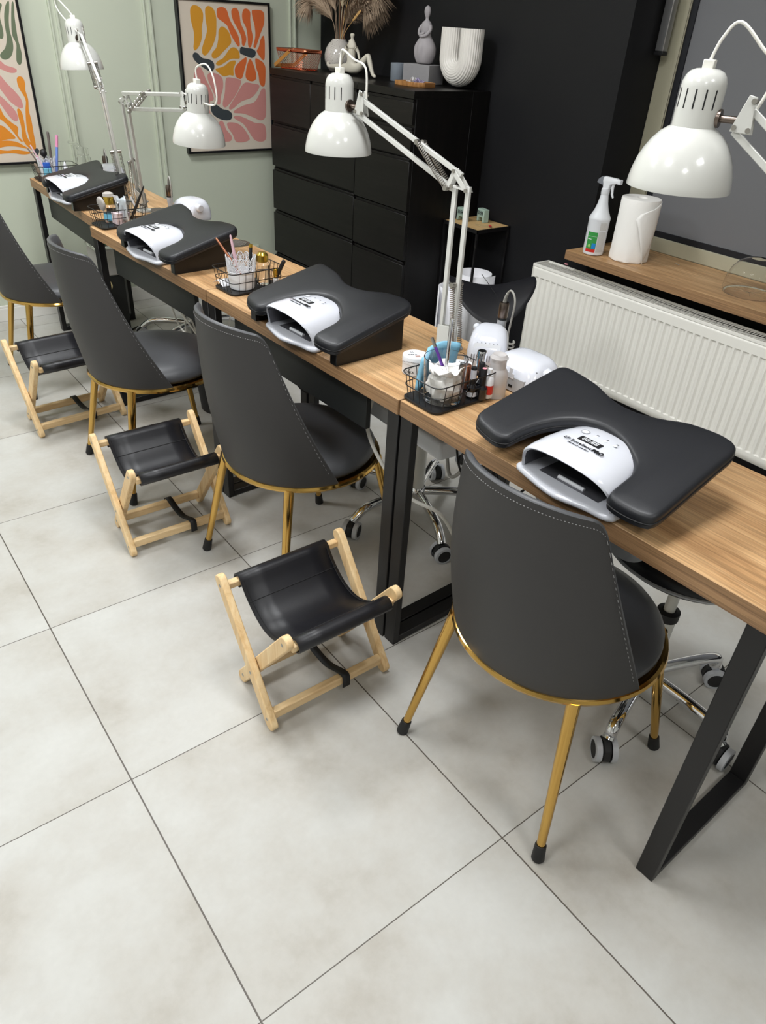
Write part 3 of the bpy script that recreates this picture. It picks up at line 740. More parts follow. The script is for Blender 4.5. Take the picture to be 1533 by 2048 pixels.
    MB().lathe([(.001, .02), (.014, .03), (.027, .05), (.029, .065), (.022, .08), (.013, .092)], 24, M=Ms).build('bulb', WHITE_IN, t, angle=70)
    top = S + ax * .186; 
    if cord: cp_ = [top] + [top + ax * a + hd * b + pn * c for a, b, c in cord[:-1]] + [H + d2 * -.03 + n2 * gap2 / 2 * 0 + ax * .03]
    else: cp_ = [top, top + ax * .035 + hd * .01, top + ax * .02 + hd * .05, H + ax * .06 + hd * .03, H + hd * .02 + ax * .03]
    MB().tube(spline(cp_, 6), .0026, 8).build('cord', CORD_W, t)
    return t
L3 = make_lamp('white spring arm lamp standing behind the nearest basket, shade level before the drawers', (.985, .75, .7505), (1.02, .79, 1.165), (.942, 1.18, 1.183), cord=[(.03, 0, -.004), (.036, .012, .0), (.02, .045, 0), (0.004, .085, 0), (-.02, .09, 0)])
L4 = make_lamp('white spring arm lamp nearest the camera, its arm leaving the frame at right', (1.10, -.19, .7505), (1.12, -.17, 1.13), (.993, .232, 1.261), cord=[(.03, .01, 0), (.05, .03, 0), (.02, .07, 0), (-.01, .10, 0), (-.03, .09, 0)], gap2=.040)
L1 = make_lamp('white spring arm lamp with raised shade closest to the green wall at upper left', (.95, 2.82, .7505), (.90, 2.778, 1.183), (.913, 3.012, 1.232), axis=(-.03, .05, 1), cord=[(.04, -.04, .02), (.06, -.09, .03), (.03, -.10, .03), (-.01, -.05, .02), (-.03, .05, 0)])
L2 = make_lamp('white spring arm lamp with level arm reaching right in front of the floral print', (.955, 2.64, .7505), (.86, 2.435, 1.175), (.921, 1.963, 1.098), axis=(.02, -.06, 1), gap2=.052, cord=[(.03, 0, 0), (.045, -.06, 0), (.0, -.10, 0), (-.06, -.09, 0), (-.07, -.04, 0)])

# ------------------------------------------------------------ wire baskets
def make_basket(sx=.185, sy=.120, h=.066):
    t = thing('wire_basket', '', 'basket', group='black wire desk baskets')
    L = []
    for d, z in ((.002, 0), (0, .002), (0, .006), (.003, .007)): L.append([(x, y, z) for x, y in rrect(-sx / 2 + d, sx / 2 - d, -sy / 2 + d, sy / 2 - d, .020, 6)])
    m = MB(); m.grid(L, closev=True); n = len(L[0]); m.f.append(tuple(range(n))); m.f.append(tuple(3 * n + i for i in range(n)))
    m.build('tray', BLACK_METAL, t)
    ix, iy = sx / 2 - .006, sy / 2 - .006; fx, fy = sx / 2 + .004, sy / 2 + .004
    def lp(k, z): return [(x, y, z) for x, y in rrect(-(ix + (fx - ix) * k), ix + (fx - ix) * k, -(iy + (fy - iy) * k), iy + (fy - iy) * k, .022, 6)]
    MB().tube(lp(1, h), .0016, 6, closed=True).build('rim_wire', BLACK_METAL, t)
    MB().tube(lp(.55, h * .56), .0013, 6, closed=True).build('middle_wire', BLACK_METAL, t)
    m = MB()
    for k in range(7):
        u = -.36 + .72 * k / 6
        for s in (-1, 1): m.tube([(u * sx, s * iy, .004), (u * sx * 1.05, s * fy, h)], .0009, 5)
    for k in range(5):
        u = -.33 + .66 * k / 4
        for s in (-1, 1): m.tube([(s * ix, u * sy, .004), (s * fx, u * sy * 1.05, h)], .0009, 5)
    m.build('upright_wires', BLACK_METAL, t)
    return t
bk = make_basket()
BKS = [((.862, .598), 1.5, 'black wire basket with face masks and tissue cup, nearest the camera'),
       ((.852, 1.532), 3.0, 'black wire basket holding the white lace cup of tools'),
       ((.785, 2.455), 4.0, 'black wire basket of foil sachets in front of the two tall lamp arms'),
       ((.842, 3.418), -1.0, 'black wire basket at the desk end against the green wall, holding brushes')]
for i, ((x, y), a, lab) in enumerate(BKS):
    c = bk if i == 0 else copy_tree(bk)
    c.location = (x, y, .7508); c.rotation_euler = (0, 0, rad(a)); tag(c, lab, 'basket', 'black wire desk baskets')
ZB = .7586   # inside floor of the baskets
ZT = .7508   # desk top

def bottle(name, lab, cat, loc, body, cap, mb, mc, neck=None, label=None, group=None, rot=None, ml=None, n=24):
    t = thing(name, lab, cat, loc, 0, group, rot=rot)
    o = MB().lathe(body, n).build('body', mb, t, angle=38)
    if cap: MB().lathe(cap, n).build('cap', mc, t, angle=28)
    if label: MB().lathe(label, n, cap=False).build('label', ml, t, angle=45)
    return t
def cylp(r, z0, z1, b=.002): return [(.0005, z0), (r - b, z0), (r, z0 + b), (r, z1 - b), (r - b, z1), (.0005, z1)]
RED = M_('red_label', (196, 44, 36), .4); PINK = M_('pink', (226, 150, 160), .4); PURP = M_('purple_metal', (112, 72, 168), .3, .6)
LBLUE = M_('blue_mask_fabric', (128, 182, 208), .7, noise=.12, nscale=40); ROSEG = M_('rose_gold', (206, 140, 110), .25, .9); BLUSH = M_('blush_plastic', (214, 178, 188), .4)
GOLDC = M_('gold_cap', (206, 172, 72), .2, .9); BLUEP = M_('blue_plastic', (44, 92, 188), .4); CYANL = M_('cyan_label', (110, 178, 206), .4); PINKP = M_('pink_gradient', (232, 150, 190), .4)
DGLASS = M_('black_polish_glass', (20, 20, 24), .08, coat=.5); WLABEL = M_('pale_label', (214, 218, 228), .5); PERI = M_('periwinkle', (112, 140, 214), .4)
FOIL = M_('foil_sachet', (196, 204, 212), .35, .35, bump=.8, bscale=50, noise=.15, nscale=60)
def stick(name, lab, cat, a, b, r, mat, tip=None, tmat=None, group=None, taper=1.0):
    a = Vector(a); b = Vector(b); t = thing(name, lab, cat, a, 0, group); d = b - a
    MB().tube([d * k for k in (0, .02, .5, .97, 1)], [r * .7, r, r, r * taper, r * .6 * taper], 12).build('handle', mat, t)
    if tip: MB().tube([d * (1 - tip), d * 1.0], [r * 1.06, r * 1.04 * taper], 12).build('tip', tmat, t)
    return t

# --- contents of the nearest basket
# face mask sachet leaning at the left side
t = thing('face_mask_pack', 'blue face masks in a clear sleeve, standing at the left of the tissue cup', 'face masks', (.862, .635, ZB))
m = MB(); rows = []
for i in range(9):
    v = i / 8; rows.append([Vector((-.055 + .11 * u + .012 * v, .010 + .014 * math.sin(PI * u) * (1 - v * .3) + .003 * math.sin(7 * u + 3 * v), .004 + .092 * v + .008 * math.sin(PI * u) * v - .016 * (u < .12) * v)) for u in [k / 12 for k in range(13)]])
m.grid(rows); m.build('masks', LBLUE, t, solid=.010, offset=0)
m = MB()
for k in range(4): m.tube([rows[i][3 + 2 * k] + Vector((0, -.0055, 0)) for i in range(1, 8)], .0007, 4)
m.build('pleats', M_('mask_pleat', (96, 150, 190), .7), t)
def tumbler(lab, loc, r0, r1, h, name='clear_cup'):
    t = thing(name, lab, 'cup', loc)
    MB().lathe([(.001, 0), (r0 - .002, 0), (r0, .003), (r1, h), (r1 - .0018, h), (r0 - .002, .008), (.001, .007)], 48, cap=False).build('wall', GLASSM, t, angle=50)
    return t
cup = tumbler('clear plastic cup stuffed with white tissues in the nearest basket', (.836, .588, ZB), .0445, .0500, .100)
t = thing('tissue_wad', 'crumpled white tissues filling the clear cup', 'tissues', (.836, .588, ZB + .010)); t.scale = (1.14, 1.14, .92); m = MB()
rr_ = random.Random(3); rows = []
for i in range(13):
    a = PI * i / 12; rows.append([])
    for j in range(26):
        b = 2 * PI * j / 26; k = 1 + .16 * math.sin(3 * b + 5 * a) + .10 * math.sin(7 * b - 3 * a) + .06 * rr_.random()
        rows[-1].append((.0315 * math.sin(a) ** .6 * math.cos(b) * min(k, 1.12), .0315 * math.sin(a) ** .6 * math.sin(b) * min(k, 1.12), .032 - .034 * math.cos(a) * k))
m.grid(rows, closev=True); m.build('tissue', TISSUE, t, angle=25)
for k in range(5):
    a = k * 1.26; m = MB(); rw = []
    for i in range(4): rw.append([(.030 * math.cos(a) * (.3 + i / 4) + .012 * (j - 1.5) * -math.sin(a), .030 * math.sin(a) * (.3 + i / 4) + .012 * (j - 1.5) * math.cos(a), .055 + .006 * i + .008 * math.sin(i * 2 + j * 1.7 + k)) for j in range(4)])
    m.grid(rw); m.build('tissue_fold', TISSUE, t, solid=.0012, angle=30)
stick('cuticle_pusher', 'purple tool with silver end leaning in the tissue cup', 'nail tool', (.855, .572, ZB + .012), (.823, .628, ZB + .135), .0036, PURP, .16, STEEL)
t = thing('steel_file_rod', 'straight shiny steel rod standing upright in the tissue cup', 'nail tool', (.833, .583, ZB + .012))
MB().tube([(0, 0, 0), (.004, .002, .176)], .0042, 14).build('rod', CHROME, t)
stick('dust_brush', 'dark flat brush in the right side of the tissue cup', 'brush', (.868, .580, ZB + .03), (.872, .570, ZB + .085), .006, GREY_PL, .3, M_('charcoal_bristle', (70, 70, 72), .8))
def jar(lab, loc, rz):
    t = thing('powder_jar', lab, 'jar', loc, rz, 'round white jars')
    MB().lathe([(.001, 0), (.029, 0), (.031, .002), (.031, .028), (.0305, .0285), (.001, .0285)], 48).build('body', WHITE_MAT, t)
    MB().lathe([(.0305, .0288), (.0318, .0292), (.0318, .0450), (.0312, .0460), (.001, .0462)], 48).build('lid', WHITE_MAT, t)
    text('DEKA', .0085, INK, t, Matrix.Translation((-.0312, .004, .011)) @ Matrix.Rotation(-PI / 2, 4, 'Z') @ Matrix.Rotation(PI / 2, 4, 'X'))
    text('DEKA', .0085, INK, t, Matrix.Translation((-.004, .006, .0463)) @ Matrix.Rotation(-PI / 2 + .5, 4, 'Z'))
    m = MB()
    for c, (x0, z0) in enumerate(((-.0315, .020), )):
        for dy, dz in ((0, 0), (.003, .003), (-.003, .003), (.0, .005)): m.ball((x0 + .0002, .004 + dy, z0 + dz - .001), .0011, 8, 6)
    for dx, dy in ((0, 0), (.003, .003), (.003, -.003), (.006, 0)): m.ball((.006 + dx, .012 + dy, .0463), .0011, 8, 6)
    m.build('emblem', INK, t)
    text('the colour of your nails', .0045, GINK, t, Matrix.Translation((-.0319, .002, .037)) @ Matrix.Rotation(-PI / 2, 4, 'Z') @ Matrix.Rotation(PI / 2, 4, 'X'))
    return t
ja = jar('round white powder jar standing alone on the oak desk, left of the blue masks', (.888, .752, ZT), rad(35))
MB().box(-.004, .006, -.006, .006, .0462, .0464).build('colour_swatch', M_('taupe_swatch', (170, 142, 134), .5), ja, rot=(0, 0, .5), loc=(-.010, -.009, 0))
jb = jar('round white powder jar behind the tissue cup', (.946, .655, ZT), rad(-20))
bottle('chrome_capped_bottle', 'tall chrome-capped bottle behind the tissue cup', 'bottle', (.966, .605, ZT), [(.001, 0), (.016, 0), (.018, .003), (.018, .035), (.011, .045)], [(.0105, .044), (.0115, .045), (.0115, .088), (.010, .092), (.001, .0935)], CLEARPL, CHROME)
bottle('pump_bottle', 'frosted pump dispenser half full of pale liquid, behind the nearest basket', 'bottle', (.967, .550, ZT), [(.001, 0), (.024, 0), (.026, .003), (.026, .055), (.022, .066), (.0185, .070), (.0185, .086), (.001, .086)], [(.018, .084), (.0185, .086), (.0185, .092), (.0215, .093), (.0215, .0955), (.0195, .097), (.016, .103), (.001, .098)], FROSTPL, FROSTPL, label=None)
POL = [((.900, .560), DGLASS, INK, 'black nail polish bottle with pale label, beside the tissue cup', WLABEL),
       ((.915, .542), DGLASS, INK, 'dark nail polish bottle with pink-topped cap in the nearest basket', None),
       ((.935, .570), DGLASS, INK, 'black nail polish bottle at the back of the nearest basket', None)]
for k, ((x, y), mb_, mc_, lab, ml_) in enumerate(POL):
    t = bottle('nail_polish', lab, 'nail polish', (x, y, ZB), [(.001, 0), (.0115, 0), (.0125, .002), (.0125, .026), (.006, .034)], [(.0062, .033), (.0068, .034), (.0068, .072), (.0058, .074), (.001, .0742)], mb_, mc_, group='nail polish bottles')
    if ml_: MB().lathe([(.0127, .005), (.0127, .016)], 24, cap=False).build('label', ml_, t); MB().lathe([(.0070, .045), (.0070, .068)], 24, cap=False).build('cap_label', ml_, t)
    if k == 1: MB().lathe([(.001, .0744), (.005, .0744), (.0052, .0735)], 20).build('colour_dot', PINK, t)
bottle('rose_gold_bottle', 'rose gold tube standing behind the black polishes', 'bottle', (.922, .603, ZB), cylp(.009, 0, .060), None, ROSEG, None)
t = bottle('glue_bottle', 'small white glue bottle with red label at the right end of the nearest basket', 'bottle', (.925, .548, ZB), [(.001, 0), (.0105, 0), (.0115, .002), (.0115, .044), (.008, .052)], [(.0075, .051), (.0075, .056), (.0048, .057), (.0042, .070), (.001, .071)], WHITE_MAT, WHITE_MAT, label=[(.0117, .010), (.0117, .032)], ml=RED)
t.location = (.933, .540, ZB)
# --- electric file machines
def loft(layers, n=5):
    m = MB(); L = [[(x, y, z) for x, y in rrect(x0, x1, y0, y1, min(r, (x1 - x0) / 2 - 1e-4, (y1 - y0) / 2 - 1e-4), n)] for (x0, x1, y0, y1, r, z) in layers]
    m.grid(L, closev=True); k = len(L[0]); m.f.append(tuple(reversed(range(k)))); m.f.append(tuple((len(L) - 1) * k + i for i in range(k))); return m
t = thing('nail_drill_unit', 'white vented nail drill control box behind the nearest baskets, left of the pump bottle', 'nail drill', (1.085, .700, ZT), rad(40))
loft([(-.046, .050, -.046, .046, .018, 0), (-.050, .052, -.050, .050, .02, .005), (-.050, .052, -.050, .050, .022, .040), (-.046, .052, -.049, .049, .024, .054), (-.038, .052, -.047, .047, .026, .068), (-.026, .051, -.043, .043, .026, .080), (-.010, .048, -.036, .036, .026, .089), (.008, .042, -.026, .026, .016, .094), (.020, .034, -.012, .012, .007, .0955)]).build('housing', WHITE_PL, t, angle=60)
MB().prism([(y, z) for y, z in rrect(-.034, .034, 0, .016, .006, 4)], -.001, .001, Matrix.Translation((-.0445, 0, .052)) @ Matrix.Rotation(rad(20), 4, 'Y') @ Matrix.Rotation(PI / 2, 4, 'Z') @ Matrix.Rotation(PI / 2, 4, 'X')).build('control_panel', WHITE_MAT, t)
m = MB()
for k in range(12):
    y = -.036 + .0065 * k; m.bar((-.0505, y, .024), (-.0505, y, .041), .0022, .0012, up=(1, 0, 0))
m.build('vent_slots', GINK, t)
m = MB()
for k in range(6): m.ball((-.0385, -.025 + .01 * k, .0685), .0012, 8, 5)
m.build('indicator_lights', GINK, t)
MB().ball((.020, .036, .086), .010, 16, 10).build('corner_knob', WHITE_PL, t)
t = thing('nail_drill_unit', 'low rounded white drill box with side knob, behind the nearest arm rest', 'nail drill', (1.075, .560, ZT), rad(2))
loft([(-.055, .055, -.068, .068, .02, 0), (-.060, .060, -.074, .074, .022, .006), (-.058, .060, -.074, .074, .024, .030), (-.050, .058, -.070, .070, .028, .052), (-.036, .052, -.058, .060, .03, .068), (-.016, .040, -.036, .040, .022, .076)]).build('housing', WHITE_PL, t, subsurf=1, angle=70)
MB().tube([(-.058, -.048, .028), (-.058, .045, .028)], .001, 6).build('seam_line', GREY_PL, t)
loft([(-.0605, -.052, -.052, .052, .003, .003), (-.0605, -.050, -.050, .050, .003, .038)]).build('front_plate', GREY_PL, t)
MB().box(-.0615, -.058, -.018, -.006, .012, .018).build('power_port', INK, t)
MB().prism([(x, z) for x, z in ((-.010, 0), (.010, 0), (.010, .012), (.004, .012), (.004, .024), (-.004, .024), (-.004, .012), (-.010, .012))], -.0015, .0015, Matrix.Translation((-.0600, -.008, .034)) @ Matrix.Rotation(PI / 2, 4, 'Z') @ Matrix.Rotation(PI / 2, 4, 'X')).build('handle_notch', WHITE_MAT, t)
MB().tube([(.0, -.062, .050), (.0, -.088, .044)], [.016, .0135], 20).build('speed_knob', WHITE_PL, t, bevel=.002)
MB().ball((-.030, -.058, .056), .0035, 10, 8).build('indicator_light', GINK, t)
def handpiece(lab, loc, rz, holder=True, tilt=0):
    t = thing('drill_handpiece', lab, 'nail drill handpiece', loc, rot=(tilt, 0, rz))
    if holder: MB().lathe([(.001, 0), (.017, 0), (.018, .004), (.019, .062), (.0175, .062), (.0165, .008), (.001, .006)], 8, cap=False).build('clear_stand', GLASSM, t, smooth=False)
    MB().lathe([(.001, .045), (.004, .046), (.0095, .062), (.0105, .075), (.0118, .079), (.0118, .100), (.001, .100)], 24).build('grip', GREY_PL, t)
    MB().lathe([(.0121, .0985), (.0121, .104)], 24, cap=False).build('ring_marks', INK, t)
    MB().lathe([(.0119, .104), (.0128, .106), (.0128, .136), (.0112, .143), (.001, .144)], 28).build('motor_sleeve', DARK_STEEL, t, angle=50)
    p = spline([(0, 0, .142), (0, -.002, .156), (0, -.010, .172), (0, -.022, .178), (0, -.036, .168), (0, -.042, .148), (0, -.038, .11), (0, -.034, .07), (.004, -.034, .035)], 7)
    MB().tube(p, .0026, 8).build('cord', CORD_G, t)
    m = MB()
    for k in range(11): m.tube([p[k + 1], p[k + 1] + (p[k + 2] - p[k + 1]) * .55], .0050 - .00012 * k, 10)
    m.build('strain_relief', CORD_G, t)
    MB().tube([(.004 + .009 * math.cos(k * .7), -.044 + .009 * math.sin(k * .7), .0 + k * .0012) for k in range(46)], .0028, 7).build('coiled_cord', CORD_G, t)
    return t
handpiece('bronze-topped drill handpiece upright in a clear stand, in front of the radiator', (1.150, .725, ZT), rad(-10))
handpiece('bronze-topped drill handpiece behind the second desk arm rest, against the green wall', (1.005, 2.462, ZT - .015), rad(-10), False)
handpiece('drill handpiece behind the furthest arm rest, half hidden by the lamp springs', (1.06, 3.34, ZT - .04), rad(-10), False)
for lab, loc, rz in (('white drill box with rounded back behind the second desk arm rest', (1.075, 2.425, ZT), rad(10)), ('white drill box behind the furthest arm rest', (1.04, 3.24, ZT), rad(4))):
    t = thing('nail_drill_unit', lab, 'nail drill', loc, rz)
    loft([(-.055, .055, -.068, .068, .02, 0), (-.058, .058, -.072, .072, .022, .008), (-.056, .058, -.072, .072, .024, .040), (-.046, .054, -.066, .066, .028, .064), (-.030, .046, -.054, .054, .03, .078), (-.012, .036, -.034, .034, .02, .084)]).build('housing', WHITE_PL, t, subsurf=1, angle=70)
    MB().tube([(-.01, -.060, .058), (-.01, -.086, .058)], [.016, .013], 20).build('speed_knob', WHITE_PL, t, bevel=.002)
# ribbed plug lying on the third desk
t = thing('cable_plug', 'ribbed grey cable plug lying on the oak desk above the standing white jar', 'plug', (.958, .815, ZT + .006))
MB().lathe([(.0005, 0), (.003, .004), (.0045, .020), (.006, .021), (.006, .026), (.0055, .027), (.007, .028), (.007, .034), (.0065, .035), (.0085, .036), (.0085, .055), (.001, .056)], 18, M=Matrix.Rotation(rad(118), 4, 'Z') @ Matrix.Rotation(-PI / 2, 4, 'X') @ Matrix.Translation((0, 0, -.03))).build('boot', GREY_PL, t)
MB().tube(spline([(-.0, .0, -.004), (-.03, -.02, -.0045), (-.04, -.06, -.0045), (-.01, -.085, -.0045)], 5), .0015, 6).build('cord', CORD_G, t)
# dust extractor grilles set in the desks, and their housing below
def grille(lab, x, y):
    t = thing('dust_extractor', lab, 'dust extractor', (x, y, ZT), group='round dust extractor grilles')
    MB().lathe([(.034, .0002), (.052, .0008), (.054, 0)], 40).build('rim', STEEL, t)
    m = MB()
    for k in range(9):
        a = -.04 + .01 * k; hh = math.sqrt(max(.045 ** 2 - a * a, 1e-5)); m.tube([(a, -hh, .0012), (a, hh, .0012)], .0011, 5); m.tube([(-hh, a, .0014), (hh, a, .0014)], .0011, 5)
    m.build('mesh', STEEL, t)
    MB().lathe([(.001, .0004), (.05, .0004)], 30, cap=False).build('filter', M_('dark_filter', (150, 142, 138), .6, noise=.4, nscale=220), t)
    return t
grille('round metal dust grille set in the desk behind the nearest nail lamp', 1.035, .245)
grille('round metal dust grille at the back edge of the third desk, behind its arm rest', 1.065, 1.10)
grille('round metal dust grille at the back of the second desk, right of its arm rest', 1.06, 2.02)
grille('round metal dust grille between the two tall lamp arms on the far desks', 1.02, 2.62)
t = thing('extractor_housing', 'light grey extractor housing with printed label hanging under the nearest desk', 'dust extractor', (.98, .17, .7115))
loft([(-.07, .09, -.11, .16, .03, -.125), (-.09, .11, -.13, .18, .03, -.08), (-.10, .12, -.13, .20, .03, 0)]).build('funnel', GREY_PL, t, angle=60)
text('Absorber', .014, INK, t, Matrix.Translation((-.0985, .14, -.045)) @ Matrix.Rotation(-PI / 2, 4, 'Z') @ Matrix.Rotation(rad(75), 4, 'X'))
text('collector fan 230V', .010, INK, t, Matrix.Translation((-.0965, .14, -.062)) @ Matrix.Rotation(-PI / 2, 4, 'Z') @ Matrix.Rotation(rad(75), 4, 'X'))

# --- second basket from the camera: lace cup
t = thing('lace_cup', 'white metal cup with pierced lace rim in the second basket', 'cup', (.822, 1.520, ZB))
MB().lathe([(.001, 0), (.036, 0), (.038, .002), (.0415, .052), (.0405, .052), (.037, .004), (.001, .003)], 40, cap=False).build('cup', WHITE_MAT, t)
MB().tube([(.0418 * math.cos(2 * PI * k / 40), .0418 * math.sin(2 * PI * k / 40), .052) for k in range(40)], .0013, 6, closed=True).build('bead', WHITE_MAT, t)
def lace(t, r0, r1, z0, z1, n=14, mat=None):
    m = MB()
    for k in range(n):
        a0 = 2 * PI * k / n; w = 2 * PI / n
        def P(u, v): a = a0 + w * u; r = r0 + (r1 - r0) * v; return (r * math.cos(a), r * math.sin(a), z0 + (z1 - z0) * v)
        arch = [P(.5 + .46 * math.cos(PI * q / 10), .62 + .36 * math.sin(PI * q / 10)) for q in range(11)]
        m.tube(arch, .0011, 4)
        for v0, s in ((0, .5), (.18, .42), (.36, .36)):
            m.tube([P(0.5 - s, v0), P(.5, v0 + .22), P(.5 + s, v0)], .0009, 4)
            m.tube([P(0.5 - s, v0 + .26), P(.5, v0 + .02), P(.5 + s, v0 + .26)], .0009, 4)
        for q in range(1, 6): m.tube([P(.5, .5), P(.5 + .40 * math.cos(PI * q / 6), .62 + .32 * math.sin(PI * q / 6))], .0008, 4)
        m.tube([P(0, 0), P(0, .62)], .0012, 4)
        for q in range(3): m.ball(P(.25 + .25 * q, .98 if q == 1 else .9), .0014, 6, 4)
    m.build('lace_rim', mat or WHITE_MAT, t)
lace(t, .0415, .0455, .052, .098)
stick('nail_brush', 'rose gold brush leaning out of the lace cup to the left', 'brush', (.835, 1.505, ZB + .01), (.770, 1.572, ZB + .142), .0038, ROSEG, group=None)
stick('nail_scissors_handle', 'blush pink tool standing in the lace cup', 'nail tool', (.820, 1.535, ZB + .03), (.806, 1.547, ZB + .152), .0055, BLUSH, taper=.6)
stick('liner_brush', 'black brush with gold tip standing in the lace cup', 'brush', (.842, 1.505, ZB + .02), (.848, 1.500, ZB + .132), .0050, INK, .08, GOLDC)
bottle('perfume_bottle', 'clear bottle with wide gold cap beside the lace cup', 'bottle', (.900, 1.527, ZB), [(.001, 0), (.022, 0), (.024, .003), (.024, .060), (.015, .070)], [(.017, .068), (.0185, .069), (.0185, .088), (.0165, .090), (.012, .096), (.001, .097)], GLASSM, GOLDC)
stick('polish_brush_cap', 'black capped brush leaning at the right of the gold-capped bottle', 'brush', (.925, 1.500, ZB + .01), (.948, 1.475, ZB + .078), .0065, INK)
bottle('cuticle_oil', 'small white bottle with gold cap at the right end of the second basket', 'bottle', (.926, 1.492, ZB), cylp(.009, 0, .022), cylp(.007, .022, .052), WHITE_MAT, GOLDC)
t = thing('paper_slip', 'folded white paper slip at the left corner of the second basket', 'paper', (.792, 1.572, ZB))
MB().add([(-.02, -.02, 0), (.02, -.02, 0), (.02, .018, .012), (-.02, .018, .012), (-.028, .03, .002), (.01, .03, .002)], [(0, 1, 2, 3), (3, 2, 5, 4)]).build('slip', PAPER, t, solid=.0006)
# --- third basket (far middle)
t = bottle('gold_neck_bottle', 'clear bottle with gold neck and frosted stopper in the far middle basket', 'bottle', (.765, 2.480, ZB), [(.001, 0), (.024, 0), (.026, .003), (.026, .055), (.015, .066)], [(.0165, .064), (.018, .065), (.018, .085), (.020, .086), (.020, .092), (.001, .094)], GLASSM, GOLDC)
MB().lathe([(.019, .0925), (.0205, .094), (.0195, .104), (.010, .108), (.001, .108)], 24).build('stopper', FROSTPL, t)
MB().lathe([(.0265, .010), (.0265, .032)], 24, cap=False).build('label', CYANL, t)
t = thing('frosted_lid', 'round frosted lid hanging from the gold-necked bottle', 'lid', (.738, 2.500, ZB + .062), rot=(0, rad(80), rad(12)))
MB().lathe([(.001, -.002), (.022, -.002), (.025, 0), (.027, .003), (.027, .006), (.025, .006), (.023, .002), (.001, .001)], 32, cap=False).build('disc', FROSTPL, t)
bottle('striped_silver_bottle', 'silver tube with vertical ribs in the far middle basket', 'bottle', (.785, 2.435, ZB + .035), cylp(.012, 0, .045), None, CHROME, None, n=14)
cup3 = tumbler('clear box of small packets in the far middle basket', (.800, 2.440, ZB), .034, .038, .072)
for k, (dx, dy, rz, lab) in enumerate(((.79, 2.41, .4, 'crinkled foil sachet standing upright in the far middle basket'), (.81, 2.43, -.3, 'second foil sachet leaning behind the first in the far middle basket'))):
    t = thing('foil_sachet', lab, 'sachet', (dx, dy, ZB + .012), rz); rw = []
    for i in range(8): rw.append([(.002 * math.sin(i * 1.7 + j), -.024 + .048 * j / 6, .085 * i / 7 + .004 * math.sin(j)) for j in range(7)])
    MB().grid(rw).build('sachet', FOIL, t, solid=.004, offset=0, angle=20)
for (dx, dy, dz, rz, lab) in ((.755, 2.455, .100, .5, 'white paper strip sticking up left in the far middle basket'), (.80, 2.40, .105, -.5, 'white paper strip with yellow mark in the far middle basket')):
    t = thing('paper_strip', lab, 'paper', (dx + .04, dy, ZB + .058), rot=(0, -.35, rz))
    MB().box(-.0004, .0004, -.013, .013, 0, .045).build('strip', PAPER, t, smooth=False)
stick('black_marker', 'black pen standing diagonally in the far middle basket', 'pen', (.815, 2.400, ZB + .02), (.862, 2.352, ZB + .145), .0055, INK, taper=.5)
t = thing('pink_packet', 'small boxes with pink print lying in the far middle basket', 'packet', (.79, 2.44, ZB + .001), .1)
MB().box(-.03, .025, -.028, -.008, 0, .042).box(-.03, .025, -.004, .016, 0, .040).build('boxes', M_('pink_print_card', (214, 196, 200), .6, noise=.35, nscale=160), t, bevel=.001)
# --- fourth basket (by the wall)
t = thing('lace_cup', 'white pierced lace cup holding brushes in the basket against the green wall', 'cup', (.815, 3.440, ZB))
MB().lathe([(.001, 0), (.033, 0), (.035, .002), (.0385, .045), (.0375, .045), (.034, .004), (.001, .003)], 32, cap=False).build('cup', WHITE_MAT, t); lace(t, .0385, .043, .045, .088, 12)
stick('nail_brush', 'grey brush handle standing tallest in the wall basket', 'brush', (.832, 3.43, ZB + .02), (.842, 3.43, ZB + .195), .0062, M_('taupe_handle', (96, 88, 84), .4), group='brushes by the wall')
stick('nail_brush', 'pink and blue brush standing right of the grey one in the wall basket', 'brush', (.845, 3.41, ZB + .02), (.872, 3.40, ZB + .182), .0058, PERI, .3, PINKP, group='brushes by the wall')
stick('nail_brush', 'thin pink and white brush leaning left out of the wall basket', 'brush', (.805, 3.44, ZB + .02), (.765, 3.475, ZB + .135), .0035, PINKP, .4, BLUSH, group='brushes by the wall')
stick('nail_brush', 'thin brown brush leaning furthest left out of the wall basket', 'brush', (.80, 3.445, ZB + .02), (.752, 3.480, ZB + .120), .0032, M_('brown_handle', (110, 92, 88), .5), group='brushes by the wall')
t = thing('powder_brush', 'round black sponge brush behind the lace rim in the wall basket', 'brush', (.812, 3.455, ZB + .05)); MB().ball((0, 0, .052), .016, 18, 12, (1, 1, 1.1)).tube([(0, 0, -.03), (0, 0, .04)], .004, 8).build('sponge', INK, t)
bottle('blue_brush_box', 'small clear box with bright blue brushes at the front of the wall basket', 'box', (.800, 3.392, ZB), cylp(.020, 0, .048), [(.001, .048), (.017, .048), (.017, .070), (.001, .070)], CYANL, BLUEP, n=6)
t = thing('hand_mirror', 'small oval tan mirror leaning in the left of the wall basket', 'mirror', (.775, 3.455, ZB + .004), rot=(0, -.2, .2)); MB().ball((0, 0, .028), .028, 20, 14, (.12, .75, 1.1)).build('oval', M_('tan_mirror', (150, 130, 116), .3), t)
bottle('white_dropper', 'small white dropper bottle behind the blue brush box', 'bottle', (.885, 3.40, ZB), cylp(.011, 0, .045), [(.008, .045), (.007, .055), (.003, .068), (.001, .070)], WHITE_MAT, WHITE_MAT)
t = bottle('foam_pump_bottle', 'clear foam pump bottle with long spout behind the wall basket', 'bottle', (.985, 3.42, ZT), [(.001, 0), (.030, 0), (.032, .004), (.032, .085), (.024, .10)], [(.024, .098), (.026, .10), (.026, .128), (.024, .130), (.001, .131)], CLEARPL, CLEARPL)
MB().tube([(-.01, .0, .128), (-.02, .012, .142), (-.045, .05, .150)], [.012, .009, .007], 12).build('spout', CLEARPL, t)
